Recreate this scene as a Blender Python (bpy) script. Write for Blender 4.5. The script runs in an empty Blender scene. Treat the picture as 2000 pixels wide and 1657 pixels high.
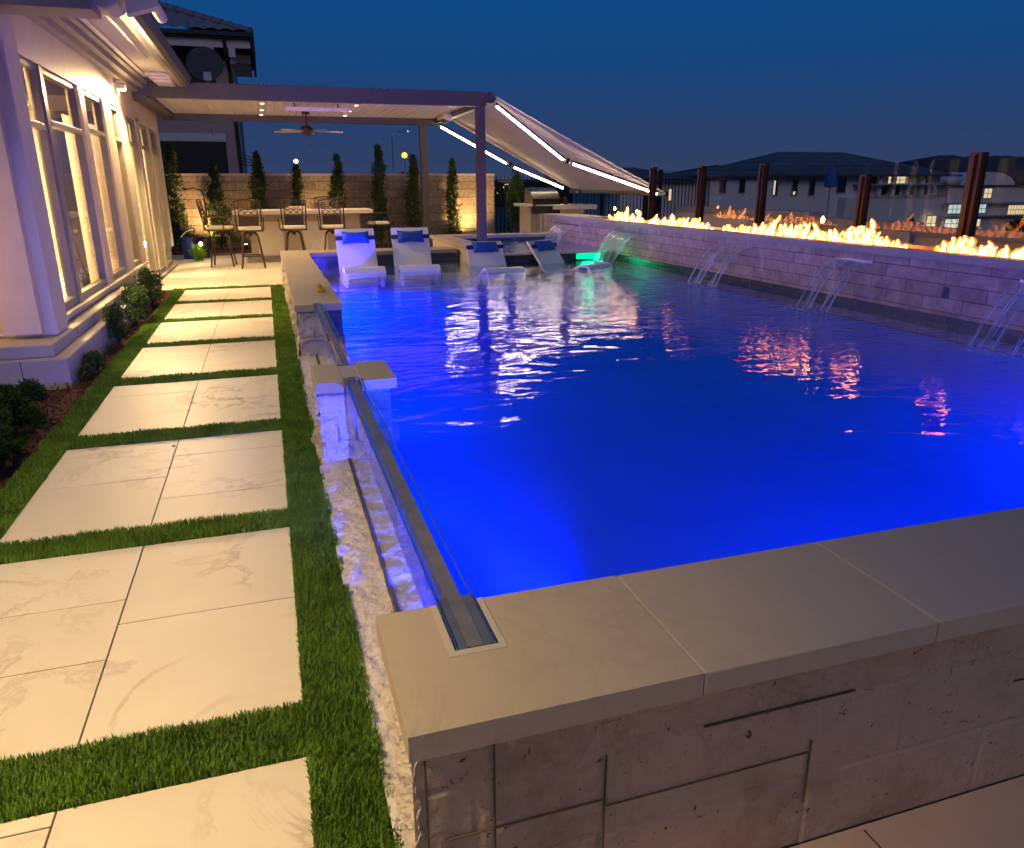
import bpy, bmesh, math, random
import numpy as np
from mathutils import Vector, Matrix, noise
random.seed(7); np.random.seed(7)
S = bpy.context.scene; COL = S.collection
R = math.radians
# ------------------------------------------------------------------ camera
cd = bpy.data.cameras.new('camera'); cam = bpy.data.objects.new('camera', cd); COL.objects.link(cam); S.camera = cam
PI_, YA, RO = .3099, .3066, -.0043
f_ = Vector((math.sin(YA)*math.cos(PI_), math.cos(YA)*math.cos(PI_), -math.sin(PI_)))
r0 = Vector((math.cos(YA), -math.sin(YA), 0)); u0 = r0.cross(f_)
r_ = math.cos(RO)*r0+math.sin(RO)*u0; u_ = -math.sin(RO)*r0+math.cos(RO)*u0
cam.matrix_world = Matrix(((r_.x, u_.x, -f_.x, 0), (r_.y, u_.y, -f_.y, 0), (r_.z, u_.z, -f_.z, 1.5), (0, 0, 0, 1)))
cd.sensor_width = 36; cd.lens = 1458/2000*36; cd.clip_start = .05; cd.clip_end = 5000
# ------------------------------------------------------------------ sky (blue hour)
W = bpy.data.worlds.new('World'); S.world = W; W.use_nodes = True
nt = W.node_tree; bg = nt.nodes['Background']
sky = nt.nodes.new('ShaderNodeTexSky'); sky.sky_type = 'NISHITA'; sky.sun_disc = False
sky.sun_elevation = R(-1.5); sky.sun_rotation = R(150); sky.ozone_density = 6
tc = nt.nodes.new('ShaderNodeTexCoord'); sx = nt.nodes.new('ShaderNodeSeparateXYZ'); rp = nt.nodes.new('ShaderNodeValToRGB')
nt.links.new(tc.outputs['Generated'], sx.inputs[0]); nt.links.new(sx.outputs[2], rp.inputs[0])
e = rp.color_ramp.elements; e[0].position = 0; e[0].color = (.036, .052, .118, 1); e[1].position = 1; e[1].color = (.001, .05, .17, 1)
for p, c in ((.06, (.022, .050, .140, 1)), (.14, (.008, .058, .20, 1)), (.25, (.002, .072, .25, 1)), (.5, (.001, .07, .25, 1))):
    q = e.new(p); q.color = c
ad = nt.nodes.new('ShaderNodeMixRGB'); ad.blend_type = 'ADD'; ad.inputs[0].default_value = .01
nt.links.new(rp.outputs[0], ad.inputs[1]); nt.links.new(sky.outputs[0], ad.inputs[2]); nt.links.new(ad.outputs[0], bg.inputs[0])
bg.inputs[1].default_value = 1.0
S.view_settings.view_transform = 'Standard'; S.view_settings.look = 'None'; S.view_settings.gamma = 1; S.view_settings.exposure = 0
sl_ = bpy.data.lights.new('sun', 'SUN'); sl_.energy = .26; sl_.angle = R(25); sl_.color = (1, .78, .64); so = bpy.data.objects.new('sun', sl_); COL.objects.link(so); so.rotation_euler = Vector((.25, 1, -.55)).to_track_quat('-Z', 'Y').to_euler()
cy = S.cycles; cy.use_denoising = True; cy.max_bounces = 8; cy.transparent_max_bounces = 24; cy.diffuse_bounces = 4
cy.glossy_bounces = 5; cy.caustics_reflective = False; cy.caustics_refractive = False; cy.sample_clamp_indirect = 6; cy.use_light_tree = True

# ------------------------------------------------------------------ lamps helper
def lamp(kind, loc, power, col, size=.1, rot=None, spot=120, blend=.6, parent=None, sy=None):
    l = bpy.data.lights.new('lamp_light', kind); l.energy = power; l.color = col
    if kind == 'AREA':
        l.size = size
        if sy: l.shape = 'RECTANGLE'; l.size_y = sy
    else: l.shadow_soft_size = size
    if kind == 'SPOT': l.spot_size = R(spot); l.spot_blend = blend
    o = bpy.data.objects.new('lamp_light', l); COL.objects.link(o); o.location = loc
    if rot is not None: o.rotation_euler = Vector(rot).to_track_quat('-Z', 'Y').to_euler()
    if parent:
        o.parent = parent; o.matrix_parent_inverse = Matrix.Translation(-parent.location)
    return o
WARM = (1, .66, .30); WARM2 = (1, .58, .22)

# ------------------------------------------------------------------ materials
def newmat(name):
    m = bpy.data.materials.new(name); m.use_nodes = True; n = m.node_tree.nodes; n.clear()
    o = n.new('ShaderNodeOutputMaterial'); return m, m.node_tree, n, o
def N(nt, t, **kw):
    x = nt.nodes.new('ShaderNode'+t)
    for k, v in kw.items():
        if k[0] == 'i': x.inputs[int(k[1:])].default_value = v
        else: setattr(x, k, v)
    return x
def coords(nt, world=True, scale=(1, 1, 1)):
    if world: g = N(nt, 'NewGeometry'); v = g.outputs['Position']
    else: g = N(nt, 'TexCoord'); v = g.outputs['Object']
    mp = N(nt, 'Mapping'); mp.inputs['Scale'].default_value = scale; nt.links.new(v, mp.inputs[0]); return mp.outputs[0]
def mixc(nt, fac, a, b, mode='MIX'):
    m = N(nt, 'MixRGB', blend_type=mode)
    for i, v in ((0, fac), (1, a), (2, b)):
        if isinstance(v, (int, float)): m.inputs[i].default_value = v
        elif isinstance(v, tuple): m.inputs[i].default_value = (*v[:3], 1)
        else: nt.links.new(v, m.inputs[i])
    return m.outputs[0]
def nz(nt, vec, scale, detail=4, rough=.55, dist=0):
    t = N(nt, 'TexNoise'); t.inputs['Scale'].default_value = scale; t.inputs['Detail'].default_value = detail
    t.inputs['Roughness'].default_value = rough; t.inputs['Distortion'].default_value = dist
    nt.links.new(vec, t.inputs['Vector']); return t.outputs[0]
def ramp(nt, v, pts):
    r = N(nt, 'ValToRGB'); nt.links.new(v, r.inputs[0]); e = r.color_ramp.elements
    e[0].position = pts[0][0]; e[0].color = (*pts[0][1], 1); e[1].position = pts[-1][0]; e[1].color = (*pts[-1][1], 1)
    for p, c in pts[1:-1]: q = e.new(p); q.color = (*c, 1)
    return r.outputs[0]
G = lambda v: (v, v, v)
def pbr(nt, out, col, rough=.5, metal=0, bump=None, bstr=.3, bdist=.01, trans=None, spec=.5):
    p = N(nt, 'BsdfPrincipled'); 
    if isinstance(col, tuple): p.inputs['Base Color'].default_value = (*col[:3], 1)
    else: nt.links.new(col, p.inputs['Base Color'])
    if isinstance(rough, float) or isinstance(rough, int): p.inputs['Roughness'].default_value = rough
    else: nt.links.new(rough, p.inputs['Roughness'])
    p.inputs['Metallic'].default_value = metal; p.inputs['Specular IOR Level'].default_value = spec
    if bump is not None:
        b = N(nt, 'Bump'); b.inputs['Strength'].default_value = bstr; b.inputs['Distance'].default_value = bdist
        nt.links.new(bump, b.inputs['Height']); nt.links.new(b.outputs[0], p.inputs['Normal'])
    nt.links.new(p.outputs[0], out.inputs[0]); return p
def simple(name, col, rough=.5, metal=0, var=.15, scale=6, bscale=60, bstr=.15, world=True, spec=.5, sc=(1, 1, 1)):
    m, nt, n, o = newmat(name); v = coords(nt, world, sc)
    a = nz(nt, v, scale); c = mixc(nt, ramp(nt, a, [(.3, G(0)), (.7, G(1))]), tuple(x*(1-var) for x in col), tuple(min(1, x*(1+var)) for x in col))
    pbr(nt, o, c, rough, metal, nz(nt, v, bscale, 3) if bstr else None, bstr, .01, spec=spec); return m
def emit(name, col, s):
    m, nt, n, o = newmat(name); em = N(nt, 'Emission'); em.inputs[0].default_value = (*col, 1); em.inputs[1].default_value = s
    nt.links.new(em.outputs[0], o.inputs[0]); return m
def stone(name, base, dark, rough=.6, scale=2.5, vein=.5, pits=0, bstr=.2, world=True, tone=0):
    m, nt, n, o = newmat(name); v = coords(nt, world)
    a = nz(nt, v, scale, 8, .6, .4); c = mixc(nt, ramp(nt, a, [(.35, G(0)), (.68, G(1))]), base, tuple(.86*x+.14*d for x, d in zip(base, dark)))
    vn = nz(nt, v, scale*1.1, 10, .66, .7)
    vr = ramp(nt, vn, [(.47, G(0)), (.497, G(1)), (.503, G(1)), (.53, G(0))])
    pm = ramp(nt, nz(nt, v, scale*.7, 2), [(.45, G(0)), (.65, G(1))])
    mm = N(nt, 'Math', operation='MULTIPLY'); nt.links.new(vr, mm.inputs[0]); nt.links.new(pm, mm.inputs[1])
    m2 = N(nt, 'Math', operation='MULTIPLY'); nt.links.new(mm.outputs[0], m2.inputs[0]); m2.inputs[1].default_value = vein
    c = mixc(nt, m2.outputs[0], c, dark)
    if pits:
        pv = ramp(nt, nz(nt, v, 30, 6, .75, 1.2), [(.345, G(1)), (.39, G(0))])
        c = mixc(nt, pv, c, tuple(x*.25 for x in dark))
        st = ramp(nt, nz(nt, v, 3.3, 6, .65), [(.5, G(0)), (.72, G(.7))]); c = mixc(nt, st, c, (dark[0]*1.05, dark[1]*.85, dark[2]*.6))
    if tone:
        oi = N(nt, 'ObjectInfo'); c = mixc(nt, oi.outputs['Random'], c, mixc(nt, 1.0, c, (1-tone, 1-tone*1.2, 1-tone*1.5), 'MULTIPLY'))
        sp_ = ramp(nt, nz(nt, v, 90, 3, .7), [(.27, G(.5)), (.32, G(0))]); c = mixc(nt, sp_, c, dark)
    pbr(nt, o, c, rough, 0, nz(nt, v, 45, 6), bstr, .008); return m
def bricks(name, axis, bw, bh, c1, c2, mortar, msize=.006, rough=.8, bstr=.5, scale=6, offset=.5, zoff=0, spec=.4, stain=.35):
    m, nt, n, o = newmat(name); g = N(nt, 'NewGeometry'); s = N(nt, 'SeparateXYZ'); nt.links.new(g.outputs['Position'], s.inputs[0])
    cb = N(nt, 'CombineXYZ'); nt.links.new(s.outputs[axis], cb.inputs[0])
    az = N(nt, 'Math', operation='ADD', i1=float(zoff)); nt.links.new(s.outputs[2], az.inputs[0]); nt.links.new(az.outputs[0], cb.inputs[1])
    b = N(nt, 'TexBrick', offset=offset, squash=1.6, squash_frequency=3); b.inputs['Scale'].default_value = 1; b.inputs['Brick Width'].default_value = bw; b.inputs['Row Height'].default_value = bh
    b.inputs['Mortar Size'].default_value = msize; b.inputs['Mortar Smooth'].default_value = .4; b.inputs['Color1'].default_value = (*c1, 1); b.inputs['Color2'].default_value = (*c2, 1); b.inputs['Mortar'].default_value = (*mortar, 1)
    nt.links.new(cb.outputs[0], b.inputs['Vector']); v = g.outputs['Position']
    a = ramp(nt, nz(nt, v, scale, 8, .65, .5), [(.35, G(.55)), (.7, G(1))]); c = mixc(nt, 1.0, b.outputs[0], a, 'MULTIPLY')
    st = ramp(nt, nz(nt, v, 1.7, 5, .6), [(.5, G(0)), (.75, G(stain))]); c = mixc(nt, st, c, tuple(x*.35 for x in c1))
    inv = N(nt, 'Math', operation='MULTIPLY_ADD', i1=-1.0, i2=1.0); nt.links.new(b.outputs['Fac'], inv.inputs[0])
    ad = N(nt, 'Math', operation='MULTIPLY_ADD', i1=.5); nt.links.new(nz(nt, v, 22, 8, .7), ad.inputs[0]); nt.links.new(inv.outputs[0], ad.inputs[2])
    pbr(nt, o, c, rough, 0, ad.outputs[0], bstr, .02, spec=spec); return m
def schlick(nt, r0, normal=None):
    lw = N(nt, 'LayerWeight'); lw.inputs[0].default_value = .5
    if normal is not None: nt.links.new(normal, lw.inputs['Normal'])
    p = N(nt, 'Math', operation='POWER', i1=5.0); nt.links.new(lw.outputs['Facing'], p.inputs[0])
    a = N(nt, 'Math', operation='MULTIPLY_ADD', i1=1-r0, i2=r0); nt.links.new(p.outputs[0], a.inputs[0]); a.use_clamp = True; return a
def thin_glass(name, r0=.04, tint=(1, 1, 1), rough=0.0, gcol=(1, 1, 1)):
    m, nt, n, o = newmat(name); fr = schlick(nt, r0)
    t = N(nt, 'BsdfTransparent'); t.inputs[0].default_value = (*tint, 1); g = N(nt, 'BsdfGlossy'); g.inputs['Roughness'].default_value = rough; g.inputs[0].default_value = (*gcol, 1)
    mx = N(nt, 'MixShader'); nt.links.new(fr.outputs[0], mx.inputs[0]); nt.links.new(t.outputs[0], mx.inputs[1]); nt.links.new(g.outputs[0], mx.inputs[2]); nt.links.new(mx.outputs[0], o.inputs[0]); return m
def water(name, tint, calm=.12, rough=.02):
    m, nt, n, o = newmat(name); g = N(nt, 'NewGeometry')
    def wv(sc, scale, det, dist): 
        mp = N(nt, 'Mapping'); mp.inputs['Scale'].default_value = sc; mp.inputs['Rotation'].default_value = (0, 0, R(-16)); nt.links.new(g.outputs['Position'], mp.inputs[0]); return nz(nt, mp.outputs[0], scale, det, .5, dist)
    a = wv((.8, 1.4, 1), 1.7, 2, .6); b = wv((.75, 1.4, 1), 10, 3, .4)
    # ripples: strong towards the waterfalls and the far end, calm by the near corner
    s = N(nt, 'SeparateXYZ'); nt.links.new(g.outputs['Position'], s.inputs[0])
    k = N(nt, 'Math', operation='MULTIPLY_ADD', i1=.17, i2=.0); nt.links.new(s.outputs[0], k.inputs[0])
    k2 = N(nt, 'Math', operation='MULTIPLY_ADD', i1=.05); nt.links.new(s.outputs[1], k2.inputs[0]); nt.links.new(k.outputs[0], k2.inputs[2])
    k3 = N(nt, 'MapRange'); k3.inputs[1].default_value = .68; k3.inputs[2].default_value = 1.10; k3.inputs[3].default_value = calm; k3.inputs[4].default_value = 1; nt.links.new(k2.outputs[0], k3.inputs[0])
    mb = N(nt, 'Math', operation='MULTIPLY'); nt.links.new(b, mb.inputs[0]); nt.links.new(k3.outputs[0], mb.inputs[1])
    h = N(nt, 'Math', operation='MULTIPLY_ADD', i1=.19); nt.links.new(mb.outputs[0], h.inputs[0]); 
    a2 = N(nt, 'Math', operation='MULTIPLY', i1=.22); nt.links.new(a, a2.inputs[0]); nt.links.new(a2.outputs[0], h.inputs[2])
    bp = N(nt, 'Bump'); bp.inputs['Strength'].default_value = 1; bp.inputs['Distance'].default_value = .075; nt.links.new(h.outputs[0], bp.inputs['Height'])
    fr = schlick(nt, .022, bp.outputs[0])
    t = N(nt, 'BsdfTransparent'); t.inputs[0].default_value = (*tint, 1); gl = N(nt, 'BsdfGlossy'); gl.inputs['Roughness'].default_value = rough; nt.links.new(bp.outputs[0], gl.inputs['Normal'])
    mx = N(nt, 'MixShader'); nt.links.new(fr.outputs[0], mx.inputs[0]); nt.links.new(t.outputs[0], mx.inputs[1]); nt.links.new(gl.outputs[0], mx.inputs[2]); nt.links.new(mx.outputs[0], o.inputs[0]); return m
def leafmat(name, c1, c2, rough=.55, trans=.25):
    m, nt, n, o = newmat(name); g = N(nt, 'NewGeometry'); c = mixc(nt, ramp(nt, g.outputs['Random Per Island'], [(0, G(0)), (1, G(1))]), c1, c2)
    c = mixc(nt, ramp(nt, nz(nt, g.outputs['Position'], 5, 4, .7), [(.35, G(0)), (.65, G(.75))]), c, tuple(x*.5 for x in c1))
    d = N(nt, 'BsdfPrincipled'); nt.links.new(c, d.inputs['Base Color']); d.inputs['Roughness'].default_value = rough; d.inputs['Specular IOR Level'].default_value = .3
    t = N(nt, 'BsdfTranslucent'); nt.links.new(c, t.inputs[0]); mx = N(nt, 'MixShader'); mx.inputs[0].default_value = trans
    nt.links.new(d.outputs[0], mx.inputs[1]); nt.links.new(t.outputs[0], mx.inputs[2]); nt.links.new(mx.outputs[0], o.inputs[0]); return m
def fabric(name, col, trans=.3):
    m, nt, n, o = newmat(name); v = coords(nt)
    mp = N(nt, 'Mapping'); mp.inputs['Scale'].default_value = (.3, 7, .3); nt.links.new(v, mp.inputs[0])
    c = mixc(nt, ramp(nt, nz(nt, mp.outputs[0], 2, 3), [(.35, G(0)), (.65, G(1))]), tuple(x*.86 for x in col), col)
    d = N(nt, 'BsdfDiffuse'); nt.links.new(c, d.inputs[0]); t = N(nt, 'BsdfTranslucent'); nt.links.new(c, t.inputs[0]); mx = N(nt, 'MixShader'); mx.inputs[0].default_value = trans
    nt.links.new(d.outputs[0], mx.inputs[1]); nt.links.new(t.outputs[0], mx.inputs[2]); nt.links.new(mx.outputs[0], o.inputs[0]); return m
M = {}
M['paver'] = stone('paver_stone', (.80, .73, .62), (.40, .32, .24), .45, 1.7, .75, bstr=.10, tone=.10)
M['joint'] = simple('joint_dark', (.10, .075, .05), .9)
M['coping'] = stone('coping_stone', (.46, .385, .285), (.27, .22, .165), .62, 1.8, .25, bstr=.2, tone=.07)
M['trav'] = stone('travertine', (.44, .335, .235), (.19, .12, .075), .8, 4.2, .35, pits=1, bstr=.7)
M['split'] = stone('split_limestone', (.56, .49, .42), (.34, .25, .18), .88, 5, .4, bstr=.6)
M['ledge'] = stone('ledge_limestone', (.62, .57, .58), (.36, .30, .33), .8, 6, .45, bstr=.45)
M['fwall'] = bricks('fire_wall_stone', 1, .42, .115, (.68, .50, .40), (.52, .38, .31), (.12, .09, .09), .004, bstr=.45, zoff=.02, stain=.2)
M['gwall'] = bricks('garden_block', 0, .62, .2, (.42, .34, .26), (.30, .23, .17), (.16, .12, .09), .006, bstr=1.0, scale=14, offset=.37)
M['tiley'] = bricks('waterline_tile_y', 1, .15, .05, (.05, .075, .09), (.10, .10, .08), (.05, .05, .06), .004, rough=.25, bstr=.3, spec=.6)
M['tilex'] = bricks('waterline_tile_x', 0, .15, .05, (.02, .04, .08), (.05, .08, .12), (.03, .04, .05), .004, rough=.25, bstr=.3, spec=.6)
M['stucco'] = simple('stucco', (.62, .56, .52), .9, var=.04, bscale=140, bstr=.25)
M['trim'] = simple('cream_trim', (.66, .56, .44), .5, var=.05, bstr=.05)
M['trimd'] = simple('taupe_trim', (.30, .26, .24), .5, var=.06, bstr=.05)
M['plinth'] = stone('plinth_block', (.44, .39, .35), (.28, .24, .2), .85, 6, .15, bstr=.5)
M['barfront'] = simple('bar_front', (.38, .31, .24), .6, var=.08)
M['frame'] = simple('window_frame', (.30, .265, .235), .4, var=.05, bstr=.03)
M['curtain'] = simple('curtain_cloth', (.6, .52, .42), .9, var=.1, sc=(1, 9, .2))
M['wglass'] = thin_glass('window_glass', .11, (.92, .93, .80))
M['acrylic'] = thin_glass('acrylic', .07, (.90, .93, .96), .015)
M['edge'] = simple('acrylic_edge', (.15, .14, .135), .2, .0, var=.25, scale=9, bstr=.03, spec=.8)
M['fglass'] = thin_glass('fence_glass', .010, (.78, .80, .84))
M['seal'] = simple('sealant', (.5, .44, .36), .4, var=.03)
M['steel'] = simple('brushed_steel', (.45, .45, .46), .3, 1, var=.1, bstr=.05)
M['alum'] = simple('pergola_aluminium', (.085, .075, .06), .42, var=.04, bstr=.03)
M['louvre'] = simple('louvre_white', (.80, .72, .62), .45, var=.04, bstr=.03)
M['bronze'] = simple('bronze_metal', (.06, .042, .032), .35, .6, var=.2, world=False)
M['cushion'] = simple('cushion_cream', (.72, .64, .52), .9, var=.05, bscale=200, world=False)
M['plastic'] = simple('lounger_plastic', (.78, .76, .74), .35, var=.02, bstr=.02, world=False)
M['pillow'] = simple('navy_pillow', (.01, .07, .34), .8, var=.15, bscale=150, world=False)
M['strap'] = simple('strap_navy', (.01, .02, .09), .7, world=False)
M['rust'] = simple('corten_steel', (.020, .011, .009), .6, .3, var=.3, scale=4)
M['mulch'] = simple('mulch', (.10, .035, .02), .95, var=.6, scale=60, bscale=50, bstr=1)
M['lava'] = simple('lava_rock', (.03, .02, .02), .9, var=.5, bstr=1)
M['plaster'] = simple('pool_plaster', (.22, .40, .62), .8, var=.06, scale=1.2, bstr=0)
M['shelf'] = simple('pool_shelf', (.30, .34, .42), .8, var=.08, scale=2, bstr=0)
M['water'] = water('pool_water', (.80, .88, 1))
M['spawater'] = water('spa_water', (.80, .88, 1), .8)
M['deck'] = stone('deck_stone', (.48, .36, .30), (.30, .21, .17), .7, 1.4, .3, bstr=.1)
M['patio'] = stone('patio_stone', (.72, .64, .53), (.42, .34, .25), .5, 1.2, .4, bstr=.08)
M['grass'] = leafmat('turf_blade', (.12, .25, .022), (.23, .40, .05), .55, .25)
M['turf'] = simple('turf_base', (.02, .05, .01), .95, var=.4, scale=40, bscale=120, bstr=1)
M['cyp'] = leafmat('cypress_leaf', (.035, .07, .014), (.09, .15, .03), .6, .2)
M['box'] = leafmat('boxwood_leaf', (.03, .075, .014), (.09, .16, .03), .4, .2)
M['fern'] = leafmat('fern_leaf', (.02, .06, .012), (.045, .10, .018), .5, .25)
M['bark'] = simple('bark', (.07, .045, .03), .9, var=.4, scale=20)
M['yellow'] = simple('duck_yellow', (.75, .45, .02), .4, var=.03, bstr=0)
M['orange'] = simple('duck_orange', (.7, .16, .02), .4, var=.03, bstr=0)
M['black'] = simple('black_enamel', (.02, .018, .018), .25, .2, var=.1)
M['dishgrey'] = simple('dish_grey', (.045, .047, .055), .7, var=.08)
M['bluebin'] = simple('blue_plastic', (.01, .03, .22), .4, var=.05)
M['nwall'] = simple('neighbour_stucco', (.42, .31, .29), .9, var=.05)
M['ntrim'] = simple('neighbour_trim', (.6, .54, .56), .7, var=.05)
M['ntile'] = simple('roof_tile', (.22, .18, .20), .7, var=.2)
M['ndark'] = simple('shade_void', (.03, .022, .02), .8, var=.1)
M['pane_dark'] = simple('dark_pane', (.02, .022, .03), .15, var=.1, spec=.6)
M['housew'] = simple('far_stucco', (.80, .74, .74), .9, var=.04)
M['housew2'] = simple('far_stucco_warm', (.80, .68, .62), .9, var=.04)
M['roof'] = bricks('far_roof', 0, .8, .3, (.20, .155, .15), (.15, .12, .12), (.04, .035, .04), .02, stain=.2)
M['roofbrown'] = simple('far_eave', (.10, .05, .05), .8)
M['cap'] = simple('parapet_cap', (.42, .38, .38), .8, var=.05)
M['ground'] = simple('ground_soil', (.035, .03, .026), .95, var=.3, scale=.2)
M['hill'] = simple('hill_scrub', (.05, .06, .09), 1, var=.25, scale=.02)
M['silh'] = simple('far_foliage', (.012, .014, .012), 1, var=.3)
M['umbrella'] = simple('blue_canvas', (.02, .16, .35), .8, var=.1)
M['led'] = emit('led_strip', (1, .80, .58), 40)
M['down'] = emit('downlight_glow', (1, .74, .38), 10)
M['glow'] = emit('lamp_glow', (1, .72, .36), 25)
M['plamp'] = emit('pool_lens', (.0, .07, 1), 6)
M['plens'] = emit('pool_lens_dim', (0, .05, 1), .7)
M['green'] = emit('green_lens', (0, 1, .42), 1.3)
M['swhite'] = emit('street_white', (1, .93, .8), 12)
M['sorange'] = emit('street_orange', (1, .42, .04), 3.0)
M['town'] = emit('town_glow', (1, .75, .45), 4)
M['tred'] = emit('town_red', (1, .05, .05), 3)
M['lit'] = emit('lit_window_warm', (1, .78, .42), 1.0)
M['litc'] = emit('lit_window_cool', (.72, .95, .85), .8)

# ------------------------------------------------------------------ mesh builder
def tag(o, label=None, cat=None, group=None, kind=None):
    if label: o['label'] = label
    if cat: o['category'] = cat
    if group: o['group'] = group
    if kind: o['kind'] = kind
    return o
def thing(name, loc, label, cat, group=None):
    o = bpy.data.objects.new(name, None); COL.objects.link(o); o.location = loc; o.empty_display_size = .1
    return tag(o, label, cat, group)
def link(me, name, mat, parent=None):
    o = bpy.data.objects.new(name, me); COL.objects.link(o)
    if mat: me.materials.append(mat if not isinstance(mat, str) else M[mat])
    if parent:
        o.parent = parent; q = parent
        t = Vector((0, 0, 0))
        while q: 
            if q.type == 'EMPTY': t = q.location.copy()
            q = q.parent
        o.matrix_parent_inverse = Matrix.Translation(-t) if parent.type == 'EMPTY' else Matrix.Identity(4)
    return o
class MB:
    def __init__(s): s.v = []; s.f = []
    def add(s, vs, fs):
        b = len(s.v); s.v += [tuple(p) for p in vs]; s.f += [tuple(i+b for i in f) for f in fs]; return s
    def box(s, x0, x1, y0, y1, z0, z1, M4=None):
        vs = [Vector((x, y, z)) for z in (z0, z1) for y in (y0, y1) for x in (x0, x1)]
        if M4 is not None: vs = [M4 @ p for p in vs]
        return s.add(vs, [(0, 2, 3, 1), (4, 5, 7, 6), (0, 1, 5, 4), (2, 6, 7, 3), (0, 4, 6, 2), (1, 3, 7, 5)])
    def quad(s, *p): return s.add(p, [tuple(range(len(p)))])
    def prism(s, poly, d, off):            # poly: list of 3D points, extruded by vector d
        n = len(poly); a = [Vector(p)+Vector(off) for p in poly]; b = [p+Vector(d) for p in a]
        return s.add(a+b, [tuple(range(n))[::-1], tuple(range(n, 2*n))]+[(i, (i+1) % n, n+(i+1) % n, n+i) for i in range(n)])
    def tube(s, pts, r, seg=8, closed=False):
        pts = [Vector(p) for p in pts]; n = len(pts); rings = []
        rr = r if isinstance(r, (list, tuple)) else [r]*n
        prev = None
        for i, p in enumerate(pts):
            if closed: t = (pts[(i+1) % n]-pts[i-1])
            else: t = (pts[min(i+1, n-1)]-pts[max(i-1, 0)])
            t.normalize()
            a = prev if prev is not None else (Vector((0, 0, 1)) if abs(t.z) < .9 else Vector((1, 0, 0)))
            a = (a-t*a.dot(t)).normalized() if (a-t*a.dot(t)).length > 1e-5 else t.orthogonal().normalized()
            prev = a; b = t.cross(a)
            rings.append([p+(a*math.cos(2*math.pi*k/seg)+b*math.sin(2*math.pi*k/seg))*rr[i] for k in range(seg)])
        vs = [q for rg in rings for q in rg]; fs = []
        m = n if closed else n-1
        for i in range(m):
            for k in range(seg):
                j = (i+1) % n; fs.append((i*seg+k, i*seg+(k+1) % seg, j*seg+(k+1) % seg, j*seg+k))
        if not closed: fs += [tuple(range(seg))[::-1], tuple(range((n-1)*seg, n*seg))]
        return s.add(vs, fs)
    def lathe(s, prof, c=(0, 0, 0), seg=16, sx=1, sy=1):
        vs = []; fs = []
        for r, z in prof:
            for k in range(seg): a = 2*math.pi*k/seg; vs.append((c[0]+r*math.cos(a)*sx, c[1]+r*math.sin(a)*sy, c[2]+z))
        for i in range(len(prof)-1):
            for k in range(seg): fs.append((i*seg+k, i*seg+(k+1) % seg, (i+1)*seg+(k+1) % seg, (i+1)*seg+k))
        fs += [tuple(range(seg))[::-1], tuple(range((len(prof)-1)*seg, len(prof)*seg))]
        return s.add(vs, fs)
    def build(s, name, mat, parent=None, bevel=0, smooth=False, subd=0):
        me = bpy.data.meshes.new(name); me.from_pydata(s.v, [], s.f); me.update()
        o = link(me, name, mat, parent)
        if smooth: me.shade_smooth()
        if bevel:
            b = o.modifiers.new('bevel', 'BEVEL'); b.width = bevel; b.segments = 2; b.limit_method = 'ANGLE'
        if subd:
            b = o.modifiers.new('sub', 'SUBSURF'); b.levels = subd; b.render_levels = subd
        return o
def B(*a): return MB().box(*a)
def tri_mesh(name, verts, faces_n, loops, mat, parent=None):   # numpy fast mesh; faces_n verts per face
    me = bpy.data.meshes.new(name); nv = len(verts); nf = len(loops)//faces_n
    me.vertices.add(nv); me.vertices.foreach_set('co', verts.astype(np.float32).ravel())
    me.loops.add(len(loops)); me.loops.foreach_set('vertex_index', loops.astype(np.int32))
    me.polygons.add(nf); me.polygons.foreach_set('loop_start', (np.arange(nf)*faces_n).astype(np.int32)); me.polygons.foreach_set('loop_total', np.full(nf, faces_n, np.int32))
    me.update(); me.validate(); return link(me, name, mat, parent)
def leaves(name, P, size, mat, parent=None, asp=.45, up=0.0):
    n = len(P); d = np.random.normal(size=(n, 3)); d[:, 2] += up; d /= np.linalg.norm(d, axis=1)[:, None]
    w = np.cross(d, np.random.normal(size=(n, 3))); w /= np.linalg.norm(w, axis=1)[:, None]+1e-9
    L = (size*np.random.uniform(.6, 1.3, n))[:, None]; Wd = L*asp
    V = np.stack([P, P+d*L*.5+w*Wd*.5, P+d*L, P+d*L*.5-w*Wd*.5], 1).reshape(-1, 3)
    return tri_mesh(name, V, 4, np.arange(4*n), mat, parent)
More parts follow.
